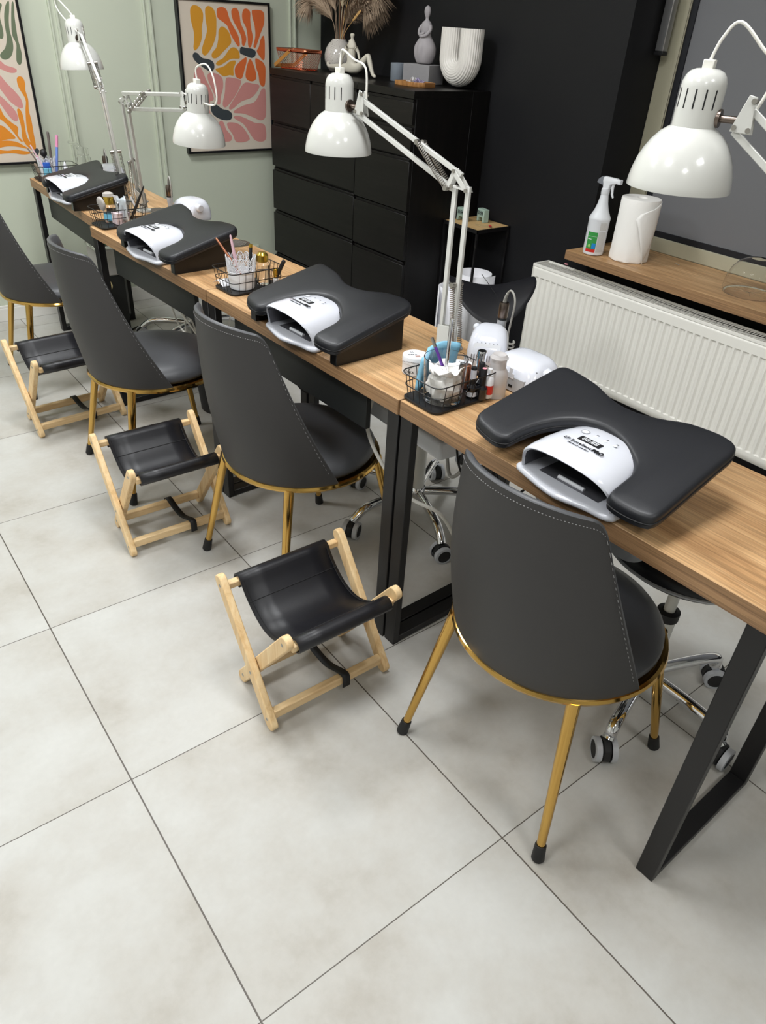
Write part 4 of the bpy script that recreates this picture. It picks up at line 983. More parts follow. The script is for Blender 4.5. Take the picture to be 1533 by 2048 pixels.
# ------------------------------------------------------------ chests of drawers
DZ = 1.219
def chest(lab, y0, y1, rows):
    t = thing('chest_of_drawers', lab, 'chest of drawers', (2.10, y0, 0), group='black-brown chests of drawers'); W = y1 - y0
    MB().box(.018, .355, 0, W, .0, DZ - .03).build('body', BLACKWOODV, t, bevel=.001, seg=1)
    MB().box(0, .355, -.0, W, DZ - .03, DZ).build('top', BLACKWOOD, t, bevel=.001, seg=1)
    for (z0, z1, ys) in rows:
        for a, b in ys:
            d = MB().box(0, .018, a + .0015, b - .0015, z0, z1).build('drawer', BLACKWOOD, t, bevel=.001, seg=1)
            MB().box(.006, .019, a + .01, b - .01, z1 - .001, z1 + .012).build('finger_lip', BLACKWOODV, d, bevel=.001, seg=1)
    return t
chest('black-brown chest with two small top drawers, standing left beside the floral print', 2.722, 3.545,
      [(.968, 1.176, ((0, .4115), (.4115, .823))), (.734, .942, ((0, .823),)), (.498, .709, ((0, .823),)), (.247, .476, ((0, .823),)), (.02, .226, ((0, .823),))])
chest('narrow black-brown chest of drawers at right, its wood-grained side facing the saddle stool', 2.290, 2.720,
      [(1.086, 1.174, ((0, .43),)), (.956, 1.062, ((0, .43),)), (.720, .936, ((0, .43),)), (.492, .703, ((0, .43),)), (.247, .470, ((0, .43),)), (.02, .226, ((0, .43),))])
t = thing('filler_panel', 'dark upright filler panel closing the gap between the drawers and the black wall', 'panel', (2.457, 2.292, 0))
MB().box(0, XB - 2.457 - .001, 0, 1.25, 0, DZ - .001).build('panel', BLACKWOODV, t, bevel=.001, seg=1)

# ------------------------------------------------------------ decorations on the drawers
SPECK = M_('speckled_ceramic', (196, 190, 184), .18, coat=.4)
nt = SPECK.node_tree; b_ = nt.nodes['Principled BSDF']
vo = nt.nodes.new('ShaderNodeTexNoise'); vo.inputs['Scale'].default_value = 260; tc_ = nt.nodes.new('ShaderNodeTexCoord'); nt.links.new(tc_.outputs['Object'], vo.inputs['Vector'])
r_ = ramp(nt, [(0.0, (90, 82, 78)), (0.33, (96, 88, 84)), (0.37, (196, 190, 184)), (1, (206, 201, 195))]); nt.links.new(vo.outputs['Fac'], r_.inputs[0]); nt.links.new(r_.outputs[0], b_.inputs['Base Color'])
VX, VY = 2.38, 3.285
VS = .76
t = thing('vase', 'round speckled off-white vase holding pampas grass on the drawers', 'vase', (VX, VY, DZ))
MB().lathe([(r_v * (.72 if r_v > .05 else .80), z_v * .80) for r_v, z_v in [(.001, 0), (.050, 0), (.070, .010), (.094, .038), (.106, .072), (.107, .100), (.098, .132), (.080, .160), (.058, .178), (.047, .184), (.045, .190), (.042, .190), (.043, .182), (.075, .155), (.10, .10), (.08, .03), (.001, .012)]], 56, cap=False).build('body', SPECK, t, angle=60)
PL1 = M_('pampas_cream', (216, 200, 170), .9, noise=.1, nscale=40); PL2 = M_('pampas_taupe', (172, 150, 128), .9, noise=.12, nscale=40); PL3 = M_('pampas_brown', (150, 104, 76), .9, noise=.12, nscale=40); PL4 = M_('wheat', (206, 164, 104), .8)
def plume(lab, dx, dy, H, mat, n, spread, droop=0.3, start=.35, r=.02):
    t = thing('dried_grass_plume', lab, 'dried grass', (VX, VY, DZ + .125), group='dried grasses in the speckled vase')
    base = Vector((dx * .12, dy * .12, 0)); tip = Vector((dx, dy, H)); mid = Vector((dx * .30, dy * .30, H * .55))
    pts = spline([base, mid, tip, tip + Vector((dx * .25, dy * .25, -H * droop * .25))], 8)
    MB().tube(pts, .0013, 5).build('stem', mat, t)
    rn = random.Random(int(abs(dx * 999) + abs(dy * 777) + n)); m = MB(); N = len(pts)
    for k in range(int(n * 1.9)):
        u = start + (1 - start) * rn.random(); i = min(int(u * (N - 1)), N - 2); p = pts[i]; d = (pts[i + 1] - pts[i]).normalized()
        a = rn.random() * 2 * PI; o = d.orthogonal().normalized(); o = (o * math.cos(a) + d.cross(o) * math.sin(a))
        L = .95 * spread * (1.15 - abs(u - .62)) * (0.7 + .6 * rn.random())
        q = p + d * L * .75 + o * L * .45; e = p + d * L * 1.15 + o * L * .65 - Vector((0, 0, L * droop * .5))
        w = o.cross(d).normalized() * .0013
        m.add([p - w, p + w, q + w, q - w, e], [(0, 1, 2, 3), (3, 2, 4)])
    m.build('plume', mat, t, smooth=False)
PLS = [('tall cream pampas plume rising from the middle of the vase', .0, .03, .42, PL1, 700, .055, .1), ('pale furry bunny-tail plume curving right of centre', .01, -.06, .30, PL1, 800, .035, .2),
       ('taupe feathery plume leaning far left', -.02, .20, .20, PL2, 600, .085, .4), ('taupe feathery plume leaning left above the lowest one', .02, .15, .27, PL2, 600, .085, .4),
       ('soft plume leaning right towards the sculpture', .03, -.20, .23, PL2, 600, .09, .5), ('lower soft plume spreading right', .0, -.19, .17, PL2, 500, .08, .5),
       ('brown plume behind the cream one, leaning left', .06, .08, .36, PL3, 500, .06, .2), ('brown plume at the back, upright', .08, -.02, .38, PL3, 500, .06, .2),
       ('rusty plume at the far upper right', .05, -.24, .27, PL3, 350, .045, .2), ('beige plume behind, leaning right', .05, -.12, .36, PL2, 600, .08, .3), ('beige plume at the upper left edge', .0, .19, .33, PL2, 600, .08, .3)]
for lab, dx, dy, H, mat, n, sp_, dr in PLS: plume(lab, dx, dy, H, mat, n, sp_, dr)
for lab, dx, dy, H in (('thin wheat ear standing up at the right of the vase', .0, -.15, .33), ('thin wheat ear drooping low to the right', -.03, -.19, .13)):
    t = thing('wheat_ear', lab, 'dried grass', (VX, VY, DZ + .125), group='wheat ears'); pts = spline([(0, -.01, 0), (dx * .4, dy * .4, H * .5), (dx, dy, H)], 10)
    MB().tube(pts, .0014, 5).build('stem', PL4, t); m = MB()
    for k in range(14):
        p = pts[-1] + (pts[-1] - pts[-3]).normalized() * (.006 * k - .03); m.ball(p + Vector((0, .003 * (-1) ** k, 0)), .0042, 8, 6, (1, 1, 1.4))
    m.build('ear', PL4, t)
# copper wire basket
def oct_mesh(t, rows_, name, mat, wr=.0008):
    m = MB(); n = len(rows_); k = len(rows_[0])
    for i in range(n - 1):
        for j in range(k):
            m.tube([rows_[i][j], rows_[i + 1][(j + 1) % k]], wr, 3, cap=False); m.tube([rows_[i][j], rows_[i + 1][(j - 1) % k]], wr, 3, cap=False)
    m.build(name, mat, t, smooth=False)
t = thing('copper_basket', 'copper mesh basket with swinging wooden handle at the left end of the drawers', 'basket', (2.215, 3.425, DZ), rad(8))
def bl(sx, sy, z, N=60):
    return resample([(x, y, z) for x, y in rrect(-sx, sx, -sy, sy, .02, 4)], N)
oct_mesh(t, [bl(.050 + .012 * i / 7, .105 + .022 * i / 7, .006 + .075 * i / 7, 48) for i in range(8)], 'mesh_wall', COPPER, .0006)
a0, a1 = bl(.0625, .1275, .080), bl(.064, .129, .096); MB().grid([a0, a1], closev=True).build('rim_band', COPPER, t, solid=.0015)
MB().tube(bl(.05, .105, .003), .0028, 6, closed=True).build('base_wire', COPPER, t)
m = MB()
for k in range(-9, 10): m.tube([(-.05, k * .011, .002), (.05, k * .011, .002)], .0008, 4)
m.build('base_wires', COPPER, t)
m = MB(); m.bar((-.066, -.005, .088), (-.068, .128, .012), .0025, .018, up=(0, .3, 1)); m.bar((.066, -.005, .088), (.068, .128, .012), .0025, .018, up=(0, .3, 1)); m.bar((-.068, .128, .012), (.068, .128, .012), .0025, .018, up=(0, .3, 1))
m.build('handle', STRAPW, t, bevel=.001); MB().ball((-.069, -.002, .087), .005, 12, 8).ball((.069, -.002, .087), .005, 12, 8).build('rivet', COPPER, t)

def skin(name, mat, parent, V, E, R, sub=2, M=None):
    me = bpy.data.meshes.new(name); me.from_pydata([tuple(v) for v in V], E, []); o = bpy.data.objects.new(name, me); COL.objects.link(o); o.parent = parent
    s_ = o.modifiers.new('skin', 'SKIN'); s_.use_smooth_shade = True
    for i, r in enumerate(R):
        d = me.skin_vertices[0].data[i] if me.skin_vertices else None
        if d: d.radius = r if isinstance(r, tuple) else (r, r)
    if me.skin_vertices: me.skin_vertices[0].data[0].use_root = True
    u = o.modifiers.new('sub', 'SUBSURF'); u.levels = sub; u.render_levels = sub
    me.materials.append(mat); return o
def skin_obj(name, mat, parent, V, E, R, sub=2):
    bm = bmesh.new(); me = bpy.data.meshes.new(name); lay = bm.verts.layers.skin.verify(); vs = []
    for p, r in zip(V, R):
        v = bm.verts.new(p); v[lay].radius = r if isinstance(r, tuple) else (r, r); vs.append(v)
    vs[0][lay].use_root = True
    for a, b in E: bm.edges.new((vs[a], vs[b]))
    bm.to_mesh(me); bm.free(); o = bpy.data.objects.new(name, me); COL.objects.link(o)
    if parent is not None: o.parent = parent
    s_ = o.modifiers.new('skin', 'SKIN'); s_.use_smooth_shade = True
    u = o.modifiers.new('sub', 'SUBSURF'); u.levels = sub; u.render_levels = sub
    me.materials.append(mat); return o
CERA = M_('cream_matt_ceramic', (206, 200, 186), .6, bump=.1, bscale=150); STONE = M_('lilac_grey_stone', (160, 155, 158), .7, bump=.2, bscale=200); CONC = M_('grey_concrete', (138, 136, 138), .85, noise=.1, nscale=30, bump=.3, bscale=120)
# reclining couple: seated figure with outstretched legs (towards +Y) and one with raised knee (towards -Y)
t = thing('couple_figurine', 'cream abstract figurine of two seated bodies with stretched and bent legs', 'figurine', (2.30, 3.06, DZ + .016), rad(0))
t.scale = (1.45, 1.45, 1.45)
V = [(0, 0, .012), (0, -.004, .05), (0, -.006, .085), (0, -.006, .10), (0, -.007, .118), (0, .02, .012), (0, .07, .012), (0, .125, .010), (0, .142, .010), (0, .147, .024),
     (.012, -.03, .012), (.012, -.066, .042), (.012, -.088, .058), (.012, -.100, .030), (.012, -.118, 0.0), (.012, -.134, -.004),
     (-.010, .012, .075), (-.012, .034, .045), (-.010, .050, .018), (.006, .014, .06), (.006, .016, .088), (.006, .017, .098), (.014, -.022, .066), (.014, -.034, .040)]
Ed = [(0, 1), (1, 2), (2, 3), (3, 4), (0, 5), (5, 6), (6, 7), (7, 8), (8, 9), (0, 10), (10, 11), (11, 12), (12, 13), (13, 14), (14, 15), (2, 16), (16, 17), (17, 18), (1, 19), (19, 20), (20, 21), (2, 22), (22, 23)]
Rr = [.018, .014, .014, .0045, .011, .016, .011, .007, .006, .005, .016, .012, .009, .009, .006, .005, .006, .005, .0045, .010, .004, .007, .005, .004]
skin_obj('figures', CERA, t, V, Ed, Rr)
# glass votive
t = thing('glass_votive', 'smoky grey glass candle cup beside the concrete block', 'candle holder', (2.39, 2.775, DZ))
MB().lathe([(.001, 0), (.036, 0), (.039, .003), (.040, .078), (.0385, .078), (.037, .006), (.001, .005)], 40, cap=False).build('glass', M_('smoky_glass', (150, 158, 168), .25, trans=.35), t, angle=50)
MB().lathe([(.001, .006), (.0365, .006), (.0365, .045), (.001, .045)], 32).build('wax', M_('grey_wax', (130, 138, 148), .6), t)
# concrete plinth and seated sculpture
t = thing('concrete_plinth', 'grey concrete block carrying the seated sculpture', 'plinth', (2.455, 2.640, DZ), rad(14)); MB().box(-.062, .062, -.062, .095, 0, .082).build('block', CONC, t, bevel=.002)
t = thing('seated_sculpture', 'lilac-grey abstract sculpture of a seated full-figured woman with folded arms, on the concrete block', 'sculpture', (2.445, 2.648, DZ + .083), rad(10))
m = MB(); rows = []
prof = [(.001, .0), (.034, .002), (.048, .018), (.057, .045), (.055, .072), (.040, .096), (.031, .108), (.027, .122), (.028, .138), (.029, .152), (.024, .166), (.012, .176), (.0085, .184), (.012, .192), (.0165, .204), (.017, .216), (.012, .228), (.001, .234)]
pp = [(p.x, p.y) for p in spline([(r, z, 0) for r, z in prof], 4)]
for r, z in pp:
    ring = []
    for j in range(64):
        a = 2 * PI * j / 64; X, Y = -math.cos(a), math.sin(a)
        k = max(0, 1 - abs(z - .055) / .055)
        g = 1 - .20 * k * math.exp(-((math.atan2(Y, -X + 0) - .42) / .13) ** 2) * 0 - .16 * k * math.exp(-(((a + PI) % (2 * PI) - PI - .38) / .16) ** 2) - .16 * k * math.exp(-(((a + PI) % (2 * PI) - PI + .38) / .16) ** 2)
        ring.append((r * g * X * (.82 if z < .11 else .72), r * g * Y, z))
    rows.append(ring)
m.grid(rows, closev=True); m.build('body', STONE, t, angle=80)
V = [(0, -.024, .158), (-.010, -.034, .138), (-.024, -.022, .118), (-.030, .0, .112), (-.026, .020, .114)]
skin_obj('arm', STONE, t, V, [(0, 1), (1, 2), (2, 3), (3, 4)], [.010, .0085, .008, .007, .006])
V = [(0, .024, .158), (-.008, .036, .138), (-.022, .026, .120), (-.030, .004, .120), (-.028, -.014, .128)]
skin_obj('arm', STONE, t, V, [(0, 1), (1, 2), (2, 3), (3, 4)], [.010, .0085, .008, .007, .006])
# ribbed U vase
WCER = M_('white_ceramic', (224, 220, 214), .35)
t = thing('u_shaped_vase', 'white ribbed U-shaped vase at the right end of the drawers', 'vase', (2.475, 2.425, DZ), rad(-6))
t.scale = (1.04, 1.12, 1.0)
m = MB(); path = []; RU = .068; HZ = .238; rt = .050
for k in range(9): path.append((Vector((0, RU, HZ - (HZ - .125) * k / 8)), Vector((0, 0, 1)), 0))
for k in range(1, 18): a = PI * k / 18; path.append((Vector((0, RU * math.cos(a), .125 - RU * math.sin(a) * 1.0)), None, a))
for k in range(9): path.append((Vector((0, -RU, .125 + (HZ - .125) * k / 8)), Vector((0, 0, -1)), 0))
rows = []
for i, (p, _, _a) in enumerate(path):
    tt = (path[min(i + 1, len(path) - 1)][0] - path[max(i - 1, 0)][0]).normalized(); n1 = Vector((1, 0, 0)); n2 = tt.cross(n1).normalized(); ring = []
    for j in range(144):
        a = 2 * PI * j / 144; r = rt * (1 + .045 * (abs(math.cos(15 * a)) - .5))
        ring.append(p + n1 * r * .95 * math.cos(a) + n2 * r * math.sin(a))
    rows.append(ring)
m.grid(rows, closev=True)
def capring(ring, inn):
    c = sum((Vector(q) for q in ring), Vector()) / len(ring); r1 = [c + (Vector(q) - c) * .86 for q in ring]; r2 = [q - Vector((0, 0, .05)) for q in r1]; m.grid([ring, r1, r2], closev=True); m.f.append(tuple(range(len(m.v) - len(ring), len(m.v))))
capring(rows[0], 1); capring(rows[-1], 1)
m.build('body', WCER, t, angle=80)
# wooden tray with crystals
t = thing('wooden_tray', 'acacia wood trinket tray in front of the concrete block', 'tray', (2.29, 2.520, DZ), rad(4))
hx, hy = .052, .085; oc = [(-hx, -hy * .62), (-hx * .3, -hy), (hx, -hy), (hx, hy * .62), (hx * .3, hy), (-hx, hy)]
L = [[(x * k, y * k, z) for x, y in oc] for k, z in ((.97, 0), (1, .004), (1, .020), (.93, .020), (.92, .008))]
m = MB(); m.grid(L, closev=True); m.f.append(tuple(range(6))); m.f.append(tuple(24 + i for i in range(6))); m.build('tray', TRAYWOOD, t, bevel=.0012, seg=1)
for lab, mt, dx, dy, sd_ in (('white quartz crystal cluster in the wooden tray', M_('quartz', (226, 222, 222), .2, trans=.3), 0, .012, 1), ('violet quartz crystal cluster at the right end of the wooden tray', M_('amethyst', (168, 158, 190), .2, trans=.3), .004, -.022, 5)):
    t = thing('crystal', lab, 'crystal', (2.29 + dx, 2.520 + dy, DZ + .008)); rn = random.Random(sd_); m = MB()
    for k in range(16):
        a = rn.random() * 6.28; el = .3 + 1.2 * rn.random(); d = Vector((math.cos(a) * math.cos(el), math.sin(a) * math.cos(el), math.sin(el))); o = Vector((rn.uniform(-.012, .012), rn.uniform(-.014, .014), .004)); ln = .016 + .016 * rn.random()
        m.tube([o, o + d * ln * .75, o + d * ln], [.0045, .0042, .0005], 6)
    m.build('points', mt, t, smooth=False)

# ------------------------------------------------------------ framed prints on the green wall
YW = YG - .028
def blob(pts, Y, s, sx, sy, ox, oy):
    q = [at(ox + x * sx, oy + y * sy, 'y', Y) for x, y in pts]; q = spline(q, 4, closed=True); return q
def print_frame(lab, x0, x1, z0, z1, arts):
    t = thing('framed_print', lab, 'picture', ((x0 + x1) / 2, YG - .001, z0), group='framed cut-paper prints')
    o = t.location.copy(); I = lambda p: Vector(p) - o
    fw = .011; A = [(x0, z0), (x1, z0), (x1, z1), (x0, z1)]; B = [(x0 + fw, z0 + fw), (x1 - fw, z0 + fw), (x1 - fw, z1 - fw), (x0 + fw, z1 - fw)]
    m = MB(); y0, y1 = YW - .004, YG - .001
    m.grid([[I((x, y1, z)) for x, z in A], [I((x, y0, z)) for x, z in A], [I((x, y0, z)) for x, z in B], [I((x, y1, z)) for x, z in B]], closev=True)
    m.build('frame', M_('black_frame', (18, 18, 20), .35), t, bevel=.001, seg=1)
    MB().box(x0 + fw * .9 - o.x, x1 - fw * .9 - o.x, YW + .004 - o.y, YW + .006 - o.y, fw * .9, z1 - z0 - fw * .9).build('print_sheet', PRINTP, t, smooth=False)
    for mat, shapes, (sx, sy, ox, oy) in arts:
        m = MB()
        for s_ in shapes:
            q = [p for p in blob(s_, YW + .0035, 0, sx, sy, ox, oy)]
            bb = len(m.v); m.add([I((min(max(p.x, x0 + fw), x1 - fw), p.y, min(max(p.z, z0 + fw), z1 - fw))) for p in q], [tuple(range(len(q)))])
        m.build('cut_paper_shapes', mat, t, smooth=False)
    return t
PRINTP = M_('beige_print_paper', (210, 198, 182), .75, noise=.02, nscale=14, bump=.5, bscale=9)
OCH = M_('ochre', (208, 146, 40), .75); ORG = M_('burnt_orange', (212, 104, 50), .75); SLATE = M_('slate', (56, 62, 66), .75); ROSE = M_('dusty_rose', (202, 138, 132), .75); OLIVE = M_('olive', (102, 112, 88), .75); AMB = M_('amber', (216, 134, 36), .75)
cc = (.15625, .15625, 350, 0)
och = [[(195, 120), (230, 66), (300, 80), (355, 150), (360, 250), (345, 350), (345, 480), (310, 590), (260, 645), (238, 610), (245, 520), (240, 400), (205, 260)],
       [(388, 110), (430, 75), (490, 110), (525, 200), (532, 340), (520, 480), (470, 610), (400, 705), (355, 690), (350, 610), (390, 480), (410, 380), (392, 240)],
       [(560, 390), (600, 338), (660, 370), (705, 440), (722, 540), (690, 590), (620, 660), (540, 740), (480, 740), (475, 680), (530, 610), (555, 500)],
       [(700, 630), (760, 606), (815, 650), (832, 740), (790, 752), (720, 755), (640, 800), (565, 842), (525, 815), (560, 775), (620, 740)],
       [(520, 885), (570, 868), (640, 840), (700, 790), (770, 775), (778, 810), (750, 880), (752, 965), (700, 962), (630, 978), (570, 940)]]
org = [[(535, 170), (545, 105), (610, 90), (665, 130), (700, 240), (750, 340), (810, 450), (832, 560), (815, 598), (770, 540), (710, 430), (670, 330), (600, 270), (550, 230)],
       [(722, 150), (750, 103), (800, 115), (828, 190), (845, 300), (890, 400), (915, 500), (890, 585), (860, 570), (850, 470), (800, 360), (745, 260)],
       [(860, 190), (880, 120), (930, 115), (965, 160), (965, 260), (980, 380), (998, 480), (975, 598), (940, 590), (930, 460), (910, 350), (870, 270)],
       [(984, 150), (1000, 128), (1090, 130), (1140, 170), (1142, 300), (1100, 420), (1060, 540), (1030, 612), (1005, 590), (1030, 460), (1020, 330), (995, 230)],
       [(1100, 500), (1135, 456), (1150, 520), (1152, 660), (1148, 755), (1125, 768), (1085, 720), (1048, 655), (1075, 600)],
       [(880, 750), (915, 735), (918, 790), (895, 880), (865, 990), (830, 1010), (780, 975), (768, 880), (810, 810)],
       [(940, 790), (965, 756), (995, 800), (1030, 900), (1042, 1000), (1000, 1040), (940, 1030), (905, 980), (915, 880)],
       [(1030, 750), (1080, 765), (1130, 800), (1160, 870), (1160, 1000), (1150, 1090), (1120, 1108), (1085, 1060), (1070, 960), (1040, 860)]]
sla = [[(228, 720), (245, 675), (290, 680), (350, 740), (440, 760), (495, 800), (505, 870), (470, 918), (410, 895), (330, 840), (260, 780)],
       [(832, 640), (850, 600), (910, 612), (990, 625), (1035, 660), (1025, 720), (980, 742), (910, 715), (840, 685)],
       [(458, 1380), (485, 1325), (540, 1345), (610, 1395), (690, 1415), (735, 1465), (720, 1525), (660, 1540), (570, 1520), (490, 1465)]]
ros = [[(250, 930), (290, 866), (335, 870), (365, 930), (400, 1020), (450, 1120), (490, 1220), (495, 1280), (450, 1300), (440, 1360), (360, 1300), (260, 1150), (248, 1040)],
       [(418, 960), (460, 930), (550, 950), (610, 1010), (618, 1120), (590, 1230), (580, 1330), (545, 1330), (520, 1240), (470, 1130), (430, 1040)],
       [(648, 1040), (670, 992), (760, 1000), (845, 1030), (835, 1100), (770, 1230), (690, 1340), (640, 1375), (612, 1330), (640, 1180)],
       [(870, 1080), (920, 1055), (1000, 1070), (1080, 1090), (1060, 1160), (980, 1250), (850, 1300), (760, 1380), (710, 1402), (695, 1370), (760, 1260), (820, 1160)],
       [(1070, 1230), (1110, 1145), (1155, 1140), (1165, 1250), (1168, 1400), (1160, 1500), (1100, 1540), (1000, 1500), (880, 1455), (760, 1445), (770, 1410), (880, 1350), (1010, 1310)],
       [(752, 1500), (800, 1480), (900, 1510), (1020, 1570), (1140, 1590), (1168, 1680), (1165, 1780), (1110, 1815), (1020, 1790), (950, 1690), (880, 1590), (800, 1540)],
       [(668, 1590), (700, 1565), (800, 1580), (880, 1640), (955, 1760), (940, 1800), (860, 1822), (780, 1810), (740, 1720), (690, 1650)],
       [(560, 1580), (590, 1545), (625, 1570), (660, 1660), (725, 1740), (720, 1800), (660, 1815), (560, 1810), (520, 1700)],
       [(375, 1340), (410, 1350), (445, 1410), (455, 1460), (420, 1450)]]
print_frame('black-framed print of ochre, orange and pink petal shapes behind the level desk lamp', 1.668, 2.215, .781, 1.510,
            [(OCH, och, cc), (ORG, org, cc), (SLATE, sla, cc), (ROSE, ros, cc)])
c2 = (.1758, .1758, 0, 0)
oli = [[(50, 120), (70, 40), (100, 10), (105, 100), (100, 220), (110, 340), (145, 470), (150, 570), (120, 650), (60, 680), (10, 655), (5, 610), (60, 540), (75, 420), (50, 260)],
       [(130, 60), (145, 15), (160, 60), (165, 180), (185, 330), (205, 450), (245, 600), (248, 700), (225, 740), (190, 700), (185, 600), (185, 500), (140, 400), (128, 250)],
       [(-100, 60), (-30, 30), (20, 50), (5, 120), (0, 200), (25, 300), (40, 400), (20, 442), (-40, 400), (-100, 250)]]
ros2 = [[(-60, 690), (0, 690), (60, 740), (140, 765), (188, 790), (180, 825), (110, 828), (30, 795), (-60, 760)],
        [(-60, 820), (0, 855), (80, 950), (170, 1040), (240, 1130), (262, 1220), (215, 1225), (110, 1150), (0, 1010), (-60, 960)],
        [(-60, 1050), (0, 1088), (90, 1170), (180, 1270), (205, 1350), (180, 1382), (110, 1330), (0, 1180), (-60, 1130)]]
amb = [[(190, 900), (220, 868), (265, 890), (288, 960), (290, 1030), (320, 1130), (330, 1260), (360, 1380), (380, 1500), (410, 1680), (370, 1680), (330, 1560), (300, 1420), (290, 1250), (290, 1130), (215, 1000)],
       [(195, 1245), (225, 1242), (260, 1310), (285, 1440), (310, 1560), (390, 1690), (340, 1690), (260, 1590), (240, 1440), (210, 1330)],
       [(-60, 1200), (0, 1230), (50, 1320), (140, 1400), (205, 1450), (205, 1540), (260, 1605), (230, 1605), (150, 1500), (60, 1400), (-60, 1300)],
       [(-60, 1440), (20, 1430), (80, 1470), (180, 1570), (90, 1585), (0, 1605), (-60, 1600)],
       [(-60, 1620), (60, 1600), (180, 1612), (260, 1650), (330, 1695), (200, 1670), (80, 1665), (-60, 1690)],
       [(-60, 1700), (80, 1715), (180, 1702), (260, 1715), (370, 1735), (280, 1758), (150, 1745), (30, 1750), (-60, 1760)]]
sl2 = [[(380, 1730), (395, 1695), (430, 1690), (448, 1720), (430, 1760), (395, 1762)]]
print_frame('black-framed print of green, pink and amber leaf shapes cut by the left edge', .37, .897, .772, 1.51,
            [(OLIVE, oli, c2), (ROSE, ros2, c2), (AMB, amb, c2), (SLATE, sl2, c2)])

# ------------------------------------------------------------ radiator, window board and what stands on it
t = thing('radiator', 'white ribbed panel radiator under the oak window board', 'radiator', (2.39, 1.705, .15))
H_ = .434; Lr = 2.2; PIT = .0333
m = MB(); rows = []
zs = [0.0, .030, .036, .040, H_ - .052, H_ - .048, H_ - .042, H_ - .012, H_]
N = int(Lr / PIT)
cols = [0.0, .010]
for k in range(N - 1):
    y = .016 + k * PIT; cols += [y, y + .004, y + .007, y + .018, y + .021, y + .025]
for z in zs:
    r = []
    inz = .036 < z < H_ - .046
    for y in cols + [Lr]:
        ph = ((y - .016) % PIT) if y >= .016 else 0
        dep = 0
        if y >= .016 and y < .016 + (N - 1) * PIT and inz:
            dep = .0075 if .0065 < ph < .0185 else (0.0045 if .0035 < ph < .0215 else 0)
        r.append((dep, -y, z))
    rows.append(r)
m.grid(rows); m.build('front_panel', RADW, t, solid=.0012, angle=30)
MB().box(.066, .072, -Lr, 0, 0, H_).build('back_panel', RADW, t)
MB().box(-.002, .075, 0, .002, .0, H_ + .012).build('end_cover', RADW, t, bevel=.001)
g = MB().box(-.002, .006, -Lr, 0, H_, H_ + .012).box(.094, .100, -Lr, 0, H_, H_ + .010).box(.0, .10, -.006, .002, H_ - .002, H_ + .012).box(.0, .10, .0, .003, .0, H_ + .010)
g.build('top_rim', RADW, t, bevel=.001)
m = MB(); k = 0; y = .016
while y < Lr: m.box(.006, .094, -y - .0035, -y, H_ + .003, H_ + .006); y += .0125
m.build('top_grille', RADW, t, smooth=False)
MB().box(.0, .1, -Lr, 0, .0, .003).build('bottom_plate', RADW, t)
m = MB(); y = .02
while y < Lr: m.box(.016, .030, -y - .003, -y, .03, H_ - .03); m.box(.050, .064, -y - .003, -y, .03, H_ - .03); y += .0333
m.box(.008, .064, -Lr, -.002, H_ - .034, H_ - .030); m.build('fins_and_shade_plate', M_('shade_dark_fins', (84, 82, 80), .5), t, smooth=False)  # plate added under the grille, grey darkened to paint the shade inside
m = MB()
for yy in (.3, 1.1, 1.9): m.box(.0725, XB - 2.392, -yy - .02, -yy, .05, H_ - .04)
m.build('wall_bracket', RADW, t)
t = thing('window_board', 'thick oak board under the window carrying the spray bottle and paper roll', 'window sill', (2.43, YC - .003, SILL - .0385))
MB().box(0, XWIN - 2.43, -2.2, 0, 0, .038).build('board', OAK, t, bevel=.001, seg=1)
MB().box(-.0006, 0, -2.2, 0, .0005, .0375).box(0, XWIN - 2.43, 0, .0006, .0005, .0375).build('edge_band', OAKE, t, smooth=False)
ZS = SILL
t = thing('spray_bottle', 'white trigger spray bottle with green label at the left end of the window board', 'spray bottle', (2.490, 1.475, ZS), rad(20))
MB().lathe([(.001, 0), (.036, 0), (.0425, .004), (.0435, .012), (.0435, .140), (.0445, .144), (.0445, .150), (.040, .158), (.030, .178), (.0215, .205), (.0165, .235), (.0155, .243), (.001, .243)], 48).build('bottle', WHITE_MAT, t, angle=50)
MB().lathe([(.0165, .240), (.0175, .242), (.0175, .262), (.014, .264), (.001, .264)], 24).build('collar', WHITE_MAT, t)
def arc_label(t, a0, a1, z0, z1, r, mat, name):
    m = MB(); m.grid([[(r * math.cos(rad(a0 + (a1 - a0) * k / 12)), r * math.sin(rad(a0 + (a1 - a0) * k / 12)), z) for k in range(13)] for z in (z0, z1)]); m.build(name, mat, t)
arc_label(t, 148, 205, .028, .096, .0438, M_('green_label', (52, 146, 66), .5), 'green_label')
arc_label(t, 148, 205, .015, .028, .0438, RED, 'red_label_band'); arc_label(t, 182, 203, .030, .052, .0440, M_('blue_label', (30, 132, 204), .5), 'blue_label')
arc_label(t, 209, 252, .016, .100, .0438, M_('fine_print_label', (196, 194, 192), .6, noise=.42, nscale=700), 'fine_print_label'); arc_label(t, 209, 252, .104, .135, .0438, M_('fine_print_label_upper', (196, 194, 192), .6, noise=.42, nscale=700), 'fine_print_label')
arc_label(t, 150, 203, .0785, .0792, .0440, WHITE_MAT, 'label_rule'); arc_label(t, 152, 175, .0660, .0685, .0440, WHITE_MAT, 'label_text')
MB().ball((.0438 * math.cos(rad(170)), .0438 * math.sin(rad(170)), .040), .007, 12, 8, (.1, 1, 1)).build('leaf_mark', M_('pale_green_mark', (150, 196, 110), .5), t)
hm = Matrix.Translation((0, 0, .264)) @ Matrix.Rotation(rad(-112), 4, 'Z')
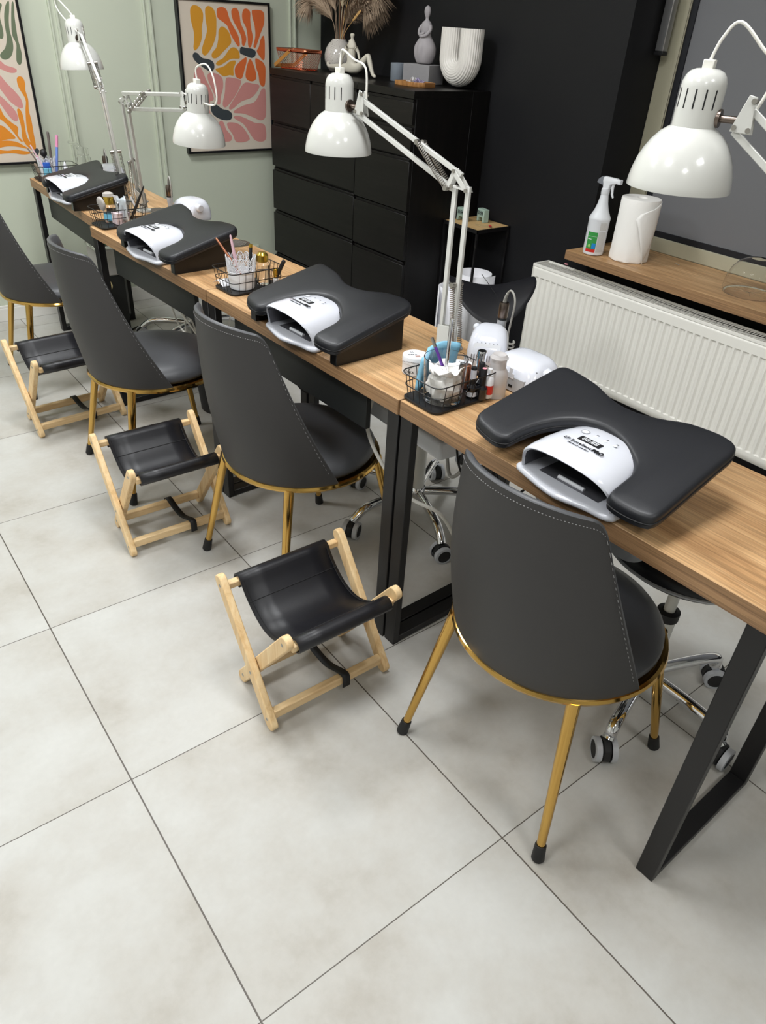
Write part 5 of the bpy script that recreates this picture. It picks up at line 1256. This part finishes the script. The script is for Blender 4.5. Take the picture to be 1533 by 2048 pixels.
loft([(-.012, .020, -.010, .010, .004, 0), (-.014, .026, -.011, .011, .005, .018), (-.018, .058, -.010, .010, .004, .026), (-.018, .058, -.009, .009, .004, .040), (-.012, .050, -.006, .006, .003, .044)]).build('spray_head', WHITE_MAT, t, loc=(0, 0, .264), rot=(0, 0, rad(-112)), angle=60)
MB().box(.056, .070, -.009, .009, .024, .042).build('nozzle', WHITE_MAT, t, bevel=.002, loc=(0, 0, .264), rot=(0, 0, rad(-112)))
MB().tube([(.034, 0, .024), (.032, 0, .005), (.036, 0, -.018), (.044, 0, -.030)], [.006, .006, .005, .0035], 10).build('trigger', WHITE_MAT, t, loc=(0, 0, .264), rot=(0, 0, rad(-112)))
m = MB(); pl = [(-.010, .010), (-.030, .012), (-.048, .016), (-.042, .030), (-.028, .041), (-.010, .046)]
m.prism([(x, z) for x, z in pl], -.008, .008, Matrix.Rotation(PI / 2, 4, 'X')); m.build('back_guard', M_('smoke_plastic', (150, 154, 162), .3, trans=.4), t, bevel=.002, loc=(0, 0, .264), rot=(0, 0, rad(-112)))
# paper towel roll
t = thing('paper_towel_roll', 'large white paper towel roll with a loose corner, standing on the window board', 'paper towel', (2.565, 1.345, ZS))
m = MB(); rows = []
for k, (r, z) in enumerate([(.074, 0), (.079, .003), (.080, .010), (.0795, .06), (.0795, .18), (.080, .238), (.078, .2455), (.060, .247), (.022, .247), (.021, .245), (.021, .02)]):
    rows.append([((r + (.0012 * math.sin(9 * a_) if k in (1, 2) else 0)) * math.cos(a_), (r + (.0012 * math.sin(9 * a_) if k in (1, 2) else 0)) * math.sin(a_), z) for a_ in [2 * PI * j / 64 for j in range(64)]])
m.grid(rows, closev=True); m.build('roll', TISSUE, t, angle=50)
m = MB(); rows = []
for i in range(13):
    v = i / 12; z = .238 - .236 * v
    lf = 290 - 84 * v / .2 if v < .2 else 206 + 44 * ((v - .2) / .8) ** .75
    a1 = 300 - 46 * v ** 1.5; wmax = a1 - lf; rows.append([])
    for j in range(9):
        u = j / 8; aa = rad(a1 - wmax * (1 - u)); rr2 = .0818 + .013 * min(1, v * 4) * (1 - u) ** 1.5 + .012 * v * (1 - u * .3)
        rows[-1].append((rr2 * math.cos(aa), rr2 * math.sin(aa), max(z + .004 * u, .004)))
m.grid(rows); m.build('loose_sheet', TISSUE, t, solid=.0008)
# clear domed container
t = thing('clear_dome', 'clear plastic domed container at the right edge of the window board', 'container', (2.60, .805, ZS), rad(10))
t.scale = (1.25, 1.25, 1.1)
MB().lathe([(.070, 0), (.079, .002), (.081, .02), (.079, .050), (.070, .080), (.054, .104), (.030, .118), (.001, .122)], 48, cap=False).build('dome', CLEARPL, t, solid=.0008, angle=60)
m = MB()
for k in range(9): a = k * .7; m.tube([(.0, 0, .004), (.05 * math.cos(a), .05 * math.sin(a), .006 + .003 * k % 5 * .01)], .0008, 4)
m.build('thin_clear_strips', CLEARPL, t)
MB().prism([(-.012, -.003), (.012, -.003), (.010, .003), (-.014, .003)], 0, .0015).build('tape_scrap', M_('clear_tape', (200, 190, 178), .3, trans=.4), thing('tape_scrap', 'small strip of clear tape lying at the back of the window board', 'tape', (2.70, 1.19, ZS), rad(70)))
t = thing('false_nail', 'small pink false nail resting on the radiator top', 'false nail', at(1133, 530, 'z', .596)); t.location.z = .5965
MB().ball((0, 0, .003), .010, 12, 8, (.6, 1.1, .35)).build('nail', PINK, t)

# ------------------------------------------------------------ small side table by the drawers
zt = .665
t = thing('side_table', 'small square bamboo-topped side table with thin black legs beside the drawers', 'side table', (2.345, 2.045, 0)); W_ = .245; W2 = .222
MB().box(.004, W2 - .004, .004, W_ - .004, zt - .010, zt).build('table_top', BAMBOO, t, bevel=.001)
MB().box(0, W2, 0, .004, zt - .016, zt + .001).box(0, W2, W_ - .004, W_, zt - .016, zt + .001).box(0, .004, 0, W_, zt - .016, zt + .001).box(W2 - .004, W2, 0, W_, zt - .016, zt + .001).build('rim', BLACK_METAL, t)
for x, y in ((0, 0), (W2 - .01, 0), (0, W_ - .01), (W2 - .01, W_ - .01)): MB().box(x, x + .010, y, y + .010, 0, zt - .016).build('leg', BLACK_METAL, t)
MINT = M_('mint_plastic', (160, 182, 168), .5)
for loc, rz, lab in (((2.50, 2.175, zt + .001), rad(-10), 'mint green digital clock showing the full time on the small side table'), ((2.42, 2.235, zt + .001), rad(-4), 'mint green digital clock half hidden behind the lamp arms on the side table')):
    t = thing('digital_clock', lab, 'clock', loc, rz, 'mint digital clocks'); t.scale = (1.3, 1.3, 1.3)
    m = MB(); pl = [(-.024, 0), (-.014, 0), (-.011, .016), (.011, .016), (.014, 0), (.024, 0), (.022, .046), (-.022, .046)]
    m.prism(pl, -.012, .012, Matrix.Rotation(-PI / 2, 4, 'Z') @ Matrix.Rotation(PI / 2, 4, 'X')); m.build('case', MINT, t, bevel=.002)
    MB().box(-.0135, -.012, -.015, .015, .024, .040).build('screen', M_('lcd_screen', (136, 156, 146), .3), t)
    text('21:54', .0145, INK, t, Matrix.Translation((-.0137, 0, .032)) @ Matrix.Rotation(-PI / 2, 4, 'Z') @ Matrix.Rotation(PI / 2, 4, 'X'), bold=.0004)
for (dx, dy, cm, lab) in ((.0, .0, M_('bright_red', (190, 30, 34), .3), 'thin pin with bright red tip on the side table'), (-.012, -.016, M_('dark_red', (110, 26, 30), .3), 'thin pin with dark red tip on the side table')):
    a = Vector((2.415 + dx, 2.135 + dy, zt + .006)); b = a + Vector((.035, -.055, 0)); stick('nail_sample_stick', lab, 'nail sample', a, b, .0012, CLEARPL); 
    o = thing('nail_sample', lab.replace('thin pin with', 'oval').replace('tip', 'nail sample at the end of a pin'), 'nail sample', b + Vector((.0, 0, -.001))); MB().ball((.004, -.007, .002), .0085, 12, 8, (.7, 1.1, .4)).build('nail', cm, o)
# rolls of white paper standing under the side table
def paper_roll(lab, x, y, r0, r1, h, rz, tail):
    t = thing('paper_roll', lab, 'paper roll', (x, y, 0), rz, 'large white paper rolls'); pts = []
    for k in range(70):
        a = 2 * PI * 1.6 * k / 69; r = r0 + (r1 - r0) * k / 69; pts.append((r * math.cos(a), r * math.sin(a)))
    dx, dy = -math.sin(a), math.cos(a)
    for k in range(1, 8): pts.append((pts[69][0] + dx * tail * k / 7, pts[69][1] + dy * tail * k / 7))
    m = MB(); m.grid([[(x_, y_, z) for x_, y_ in pts] for z in (0.001, h)]); m.build('sheet', PAPER, t, solid=.0012, angle=60)
paper_roll('large loose roll of white paper standing under the side table, its open top showing', 2.43, 2.11, .080, .092, .44, rad(60), .05)
paper_roll('second loose roll of white paper beside the saddle stool, nearer the desks', 2.23, 2.03, .070, .085, .42, rad(-75), .10)

# ------------------------------------------------------------ under the desks
t = thing('waste_bin', 'round black mesh waste bin on the floor behind the third grey chair', 'waste bin', (1.045, 2.215, 0))
mt = M_('black_mesh', (26, 26, 28), .5, bump=1.0, bscale=420)
MB().lathe([(.001, 0), (.085, 0), (.088, .004), (.108, .25), (.105, .25), (.084, .008), (.001, .006)], 40, cap=False).build('bin', mt, t, angle=60)
t = thing('power_strip', 'white plastic cable tray slung under the third desk beside the desk joint', 'cable tray', (.97, .80, .52), rot=(rad(-4), 0, rad(-6)))
MB().box(-.04, .04, -.15, .26, 0, .055).build('case', WHITE_MAT, t, bevel=.010, seg=3)
MB().box(-.012, .012, -.14, -.13, .05, .19).box(-.012, .012, .20, .21, .05, .19).build('hanger', WHITE_MAT, t)
t = thing('power_adapter', 'dark grey power adapter under the third desk above the white cable tray', 'adapter', (.985, .77, .595), rad(20)); MB().box(-.03, .03, -.05, .05, 0, .075).build('case', M_('dark_grey_plastic', (88, 90, 96), .5), t, bevel=.006, seg=3)
def cable(lab, pts, r, mat, name='cable'):
    p = spline(pts, 8); o = thing(name, lab, 'cable', p[0]); MB().tube([q - p[0] for q in p], r, 8).build('cord', mat, o); return o
cable('thick white cable hanging behind the third grey chair to the floor', [(.90, .93, .60), (.885, .93, .52), (.895, .87, .43), (.93, .78, .35), (1.0, .71, .30), (1.08, .70, .15), (1.12, .72, .008)], .0055, CORD_W)
cable('thin black cable looping under the nearest desk beside its left leg', [(.95, .66, .70), (.93, .60, .55), (.94, .565, .53), (.95, .52, .60), (.96, .49, .69)], .003, CORD_B)
cable('black cable dipping under the nearest desk just left of the front chair', [(.93, .47, .705), (.90, .44, .60), (.90, .40, .565), (.93, .36, .62), (.96, .33, .70)], .003, CORD_B)
cable('grey cable hanging under the nearest desk against its left leg', [(.93, .59, .705), (.94, .575, .62), (.945, .59, .55), (.965, .64, .48), (1.0, .70, .45), (1.02, .74, .52), (1.03, .76, .70)], .005, CORD_G)
cable('white cable loops hanging at the desk joint behind the second chair', [(.96, 2.50, .70), (.93, 2.47, .60), (.94, 2.45, .50), (1.02, 2.40, .34), (1.06, 2.46, .22), (1.03, 2.56, .26), (.98, 2.50, .40), (1.02, 2.38, .30), (1.10, 2.32, .12), (1.12, 2.36, .008)], .0042, CORD_W)
cable('second white cable hanging in a long loop to the floor beside the white loops', [(1.06, 2.50, .70), (1.02, 2.47, .50), (1.04, 2.52, .30), (1.08, 2.60, .10), (1.14, 2.62, .03), (1.20, 2.52, .10), (1.22, 2.42, .35), (1.20, 2.36, .70)], .0040, CORD_W)
cable('black cable lying on the floor behind the second desk', [(1.10, 2.62, .006), (1.16, 2.50, .006), (1.26, 2.36, .006), (1.24, 2.18, .006), (1.30, 2.05, .006)], .0045, CORD_B)
cable('black cable loop on the floor beside the far desk leg near the baseboard', [(.95, 3.38, .005), (.84, 3.46, .005), (.80, 3.40, .005), (.86, 3.30, .005), (.98, 3.26, .005), (1.10, 3.32, .005)], .0045, CORD_B)
cable('tangled black cables under the third desk behind the second chair gap', [(.96, 1.50, .70), (1.0, 1.46, .52), (1.08, 1.40, .42), (1.04, 1.50, .36), (.96, 1.44, .48), (1.02, 1.36, .60), (1.06, 1.34, .70)], .0045, CORD_B)
cable('white cable curving under the third desk just above the third grey chair', [(.96, 1.44, .69), (.95, 1.40, .52), (.96, 1.34, .49), (.98, 1.28, .52), (1.0, 1.24, .70)], .0045, CORD_W)
t = thing('drawer_pedestal', 'dark drawer tower under the furthest desk carrying a clear storage tub', 'drawer unit', (.90, 3.22, 0)); MB().box(0, .13, 0, .18, 0, .32).build('case', BLACK_PANEL, t, bevel=.003); MB().box(-.006, 0, .006, .174, .02, .15).box(-.006, 0, .006, .174, .16, .31).build('drawer_fronts', BLACK_PANEL, t, bevel=.002)
t = thing('storage_tub', 'clear plastic tub with bright green contents in its lid, under the furthest desk', 'storage box', (.965, 3.30, .321)); MB().box(-.055, .055, -.07, .07, 0, .13).build('tub', FROSTPL, t, bevel=.006); MB().box(-.06, .06, -.075, .075, .131, .146).build('lid', CLEARPL, t, bevel=.004); MB().box(-.045, .045, -.055, .055, .147, .160).build('green_block', M_('green_sponge', (10, 140, 90), .4), t, bevel=.004)
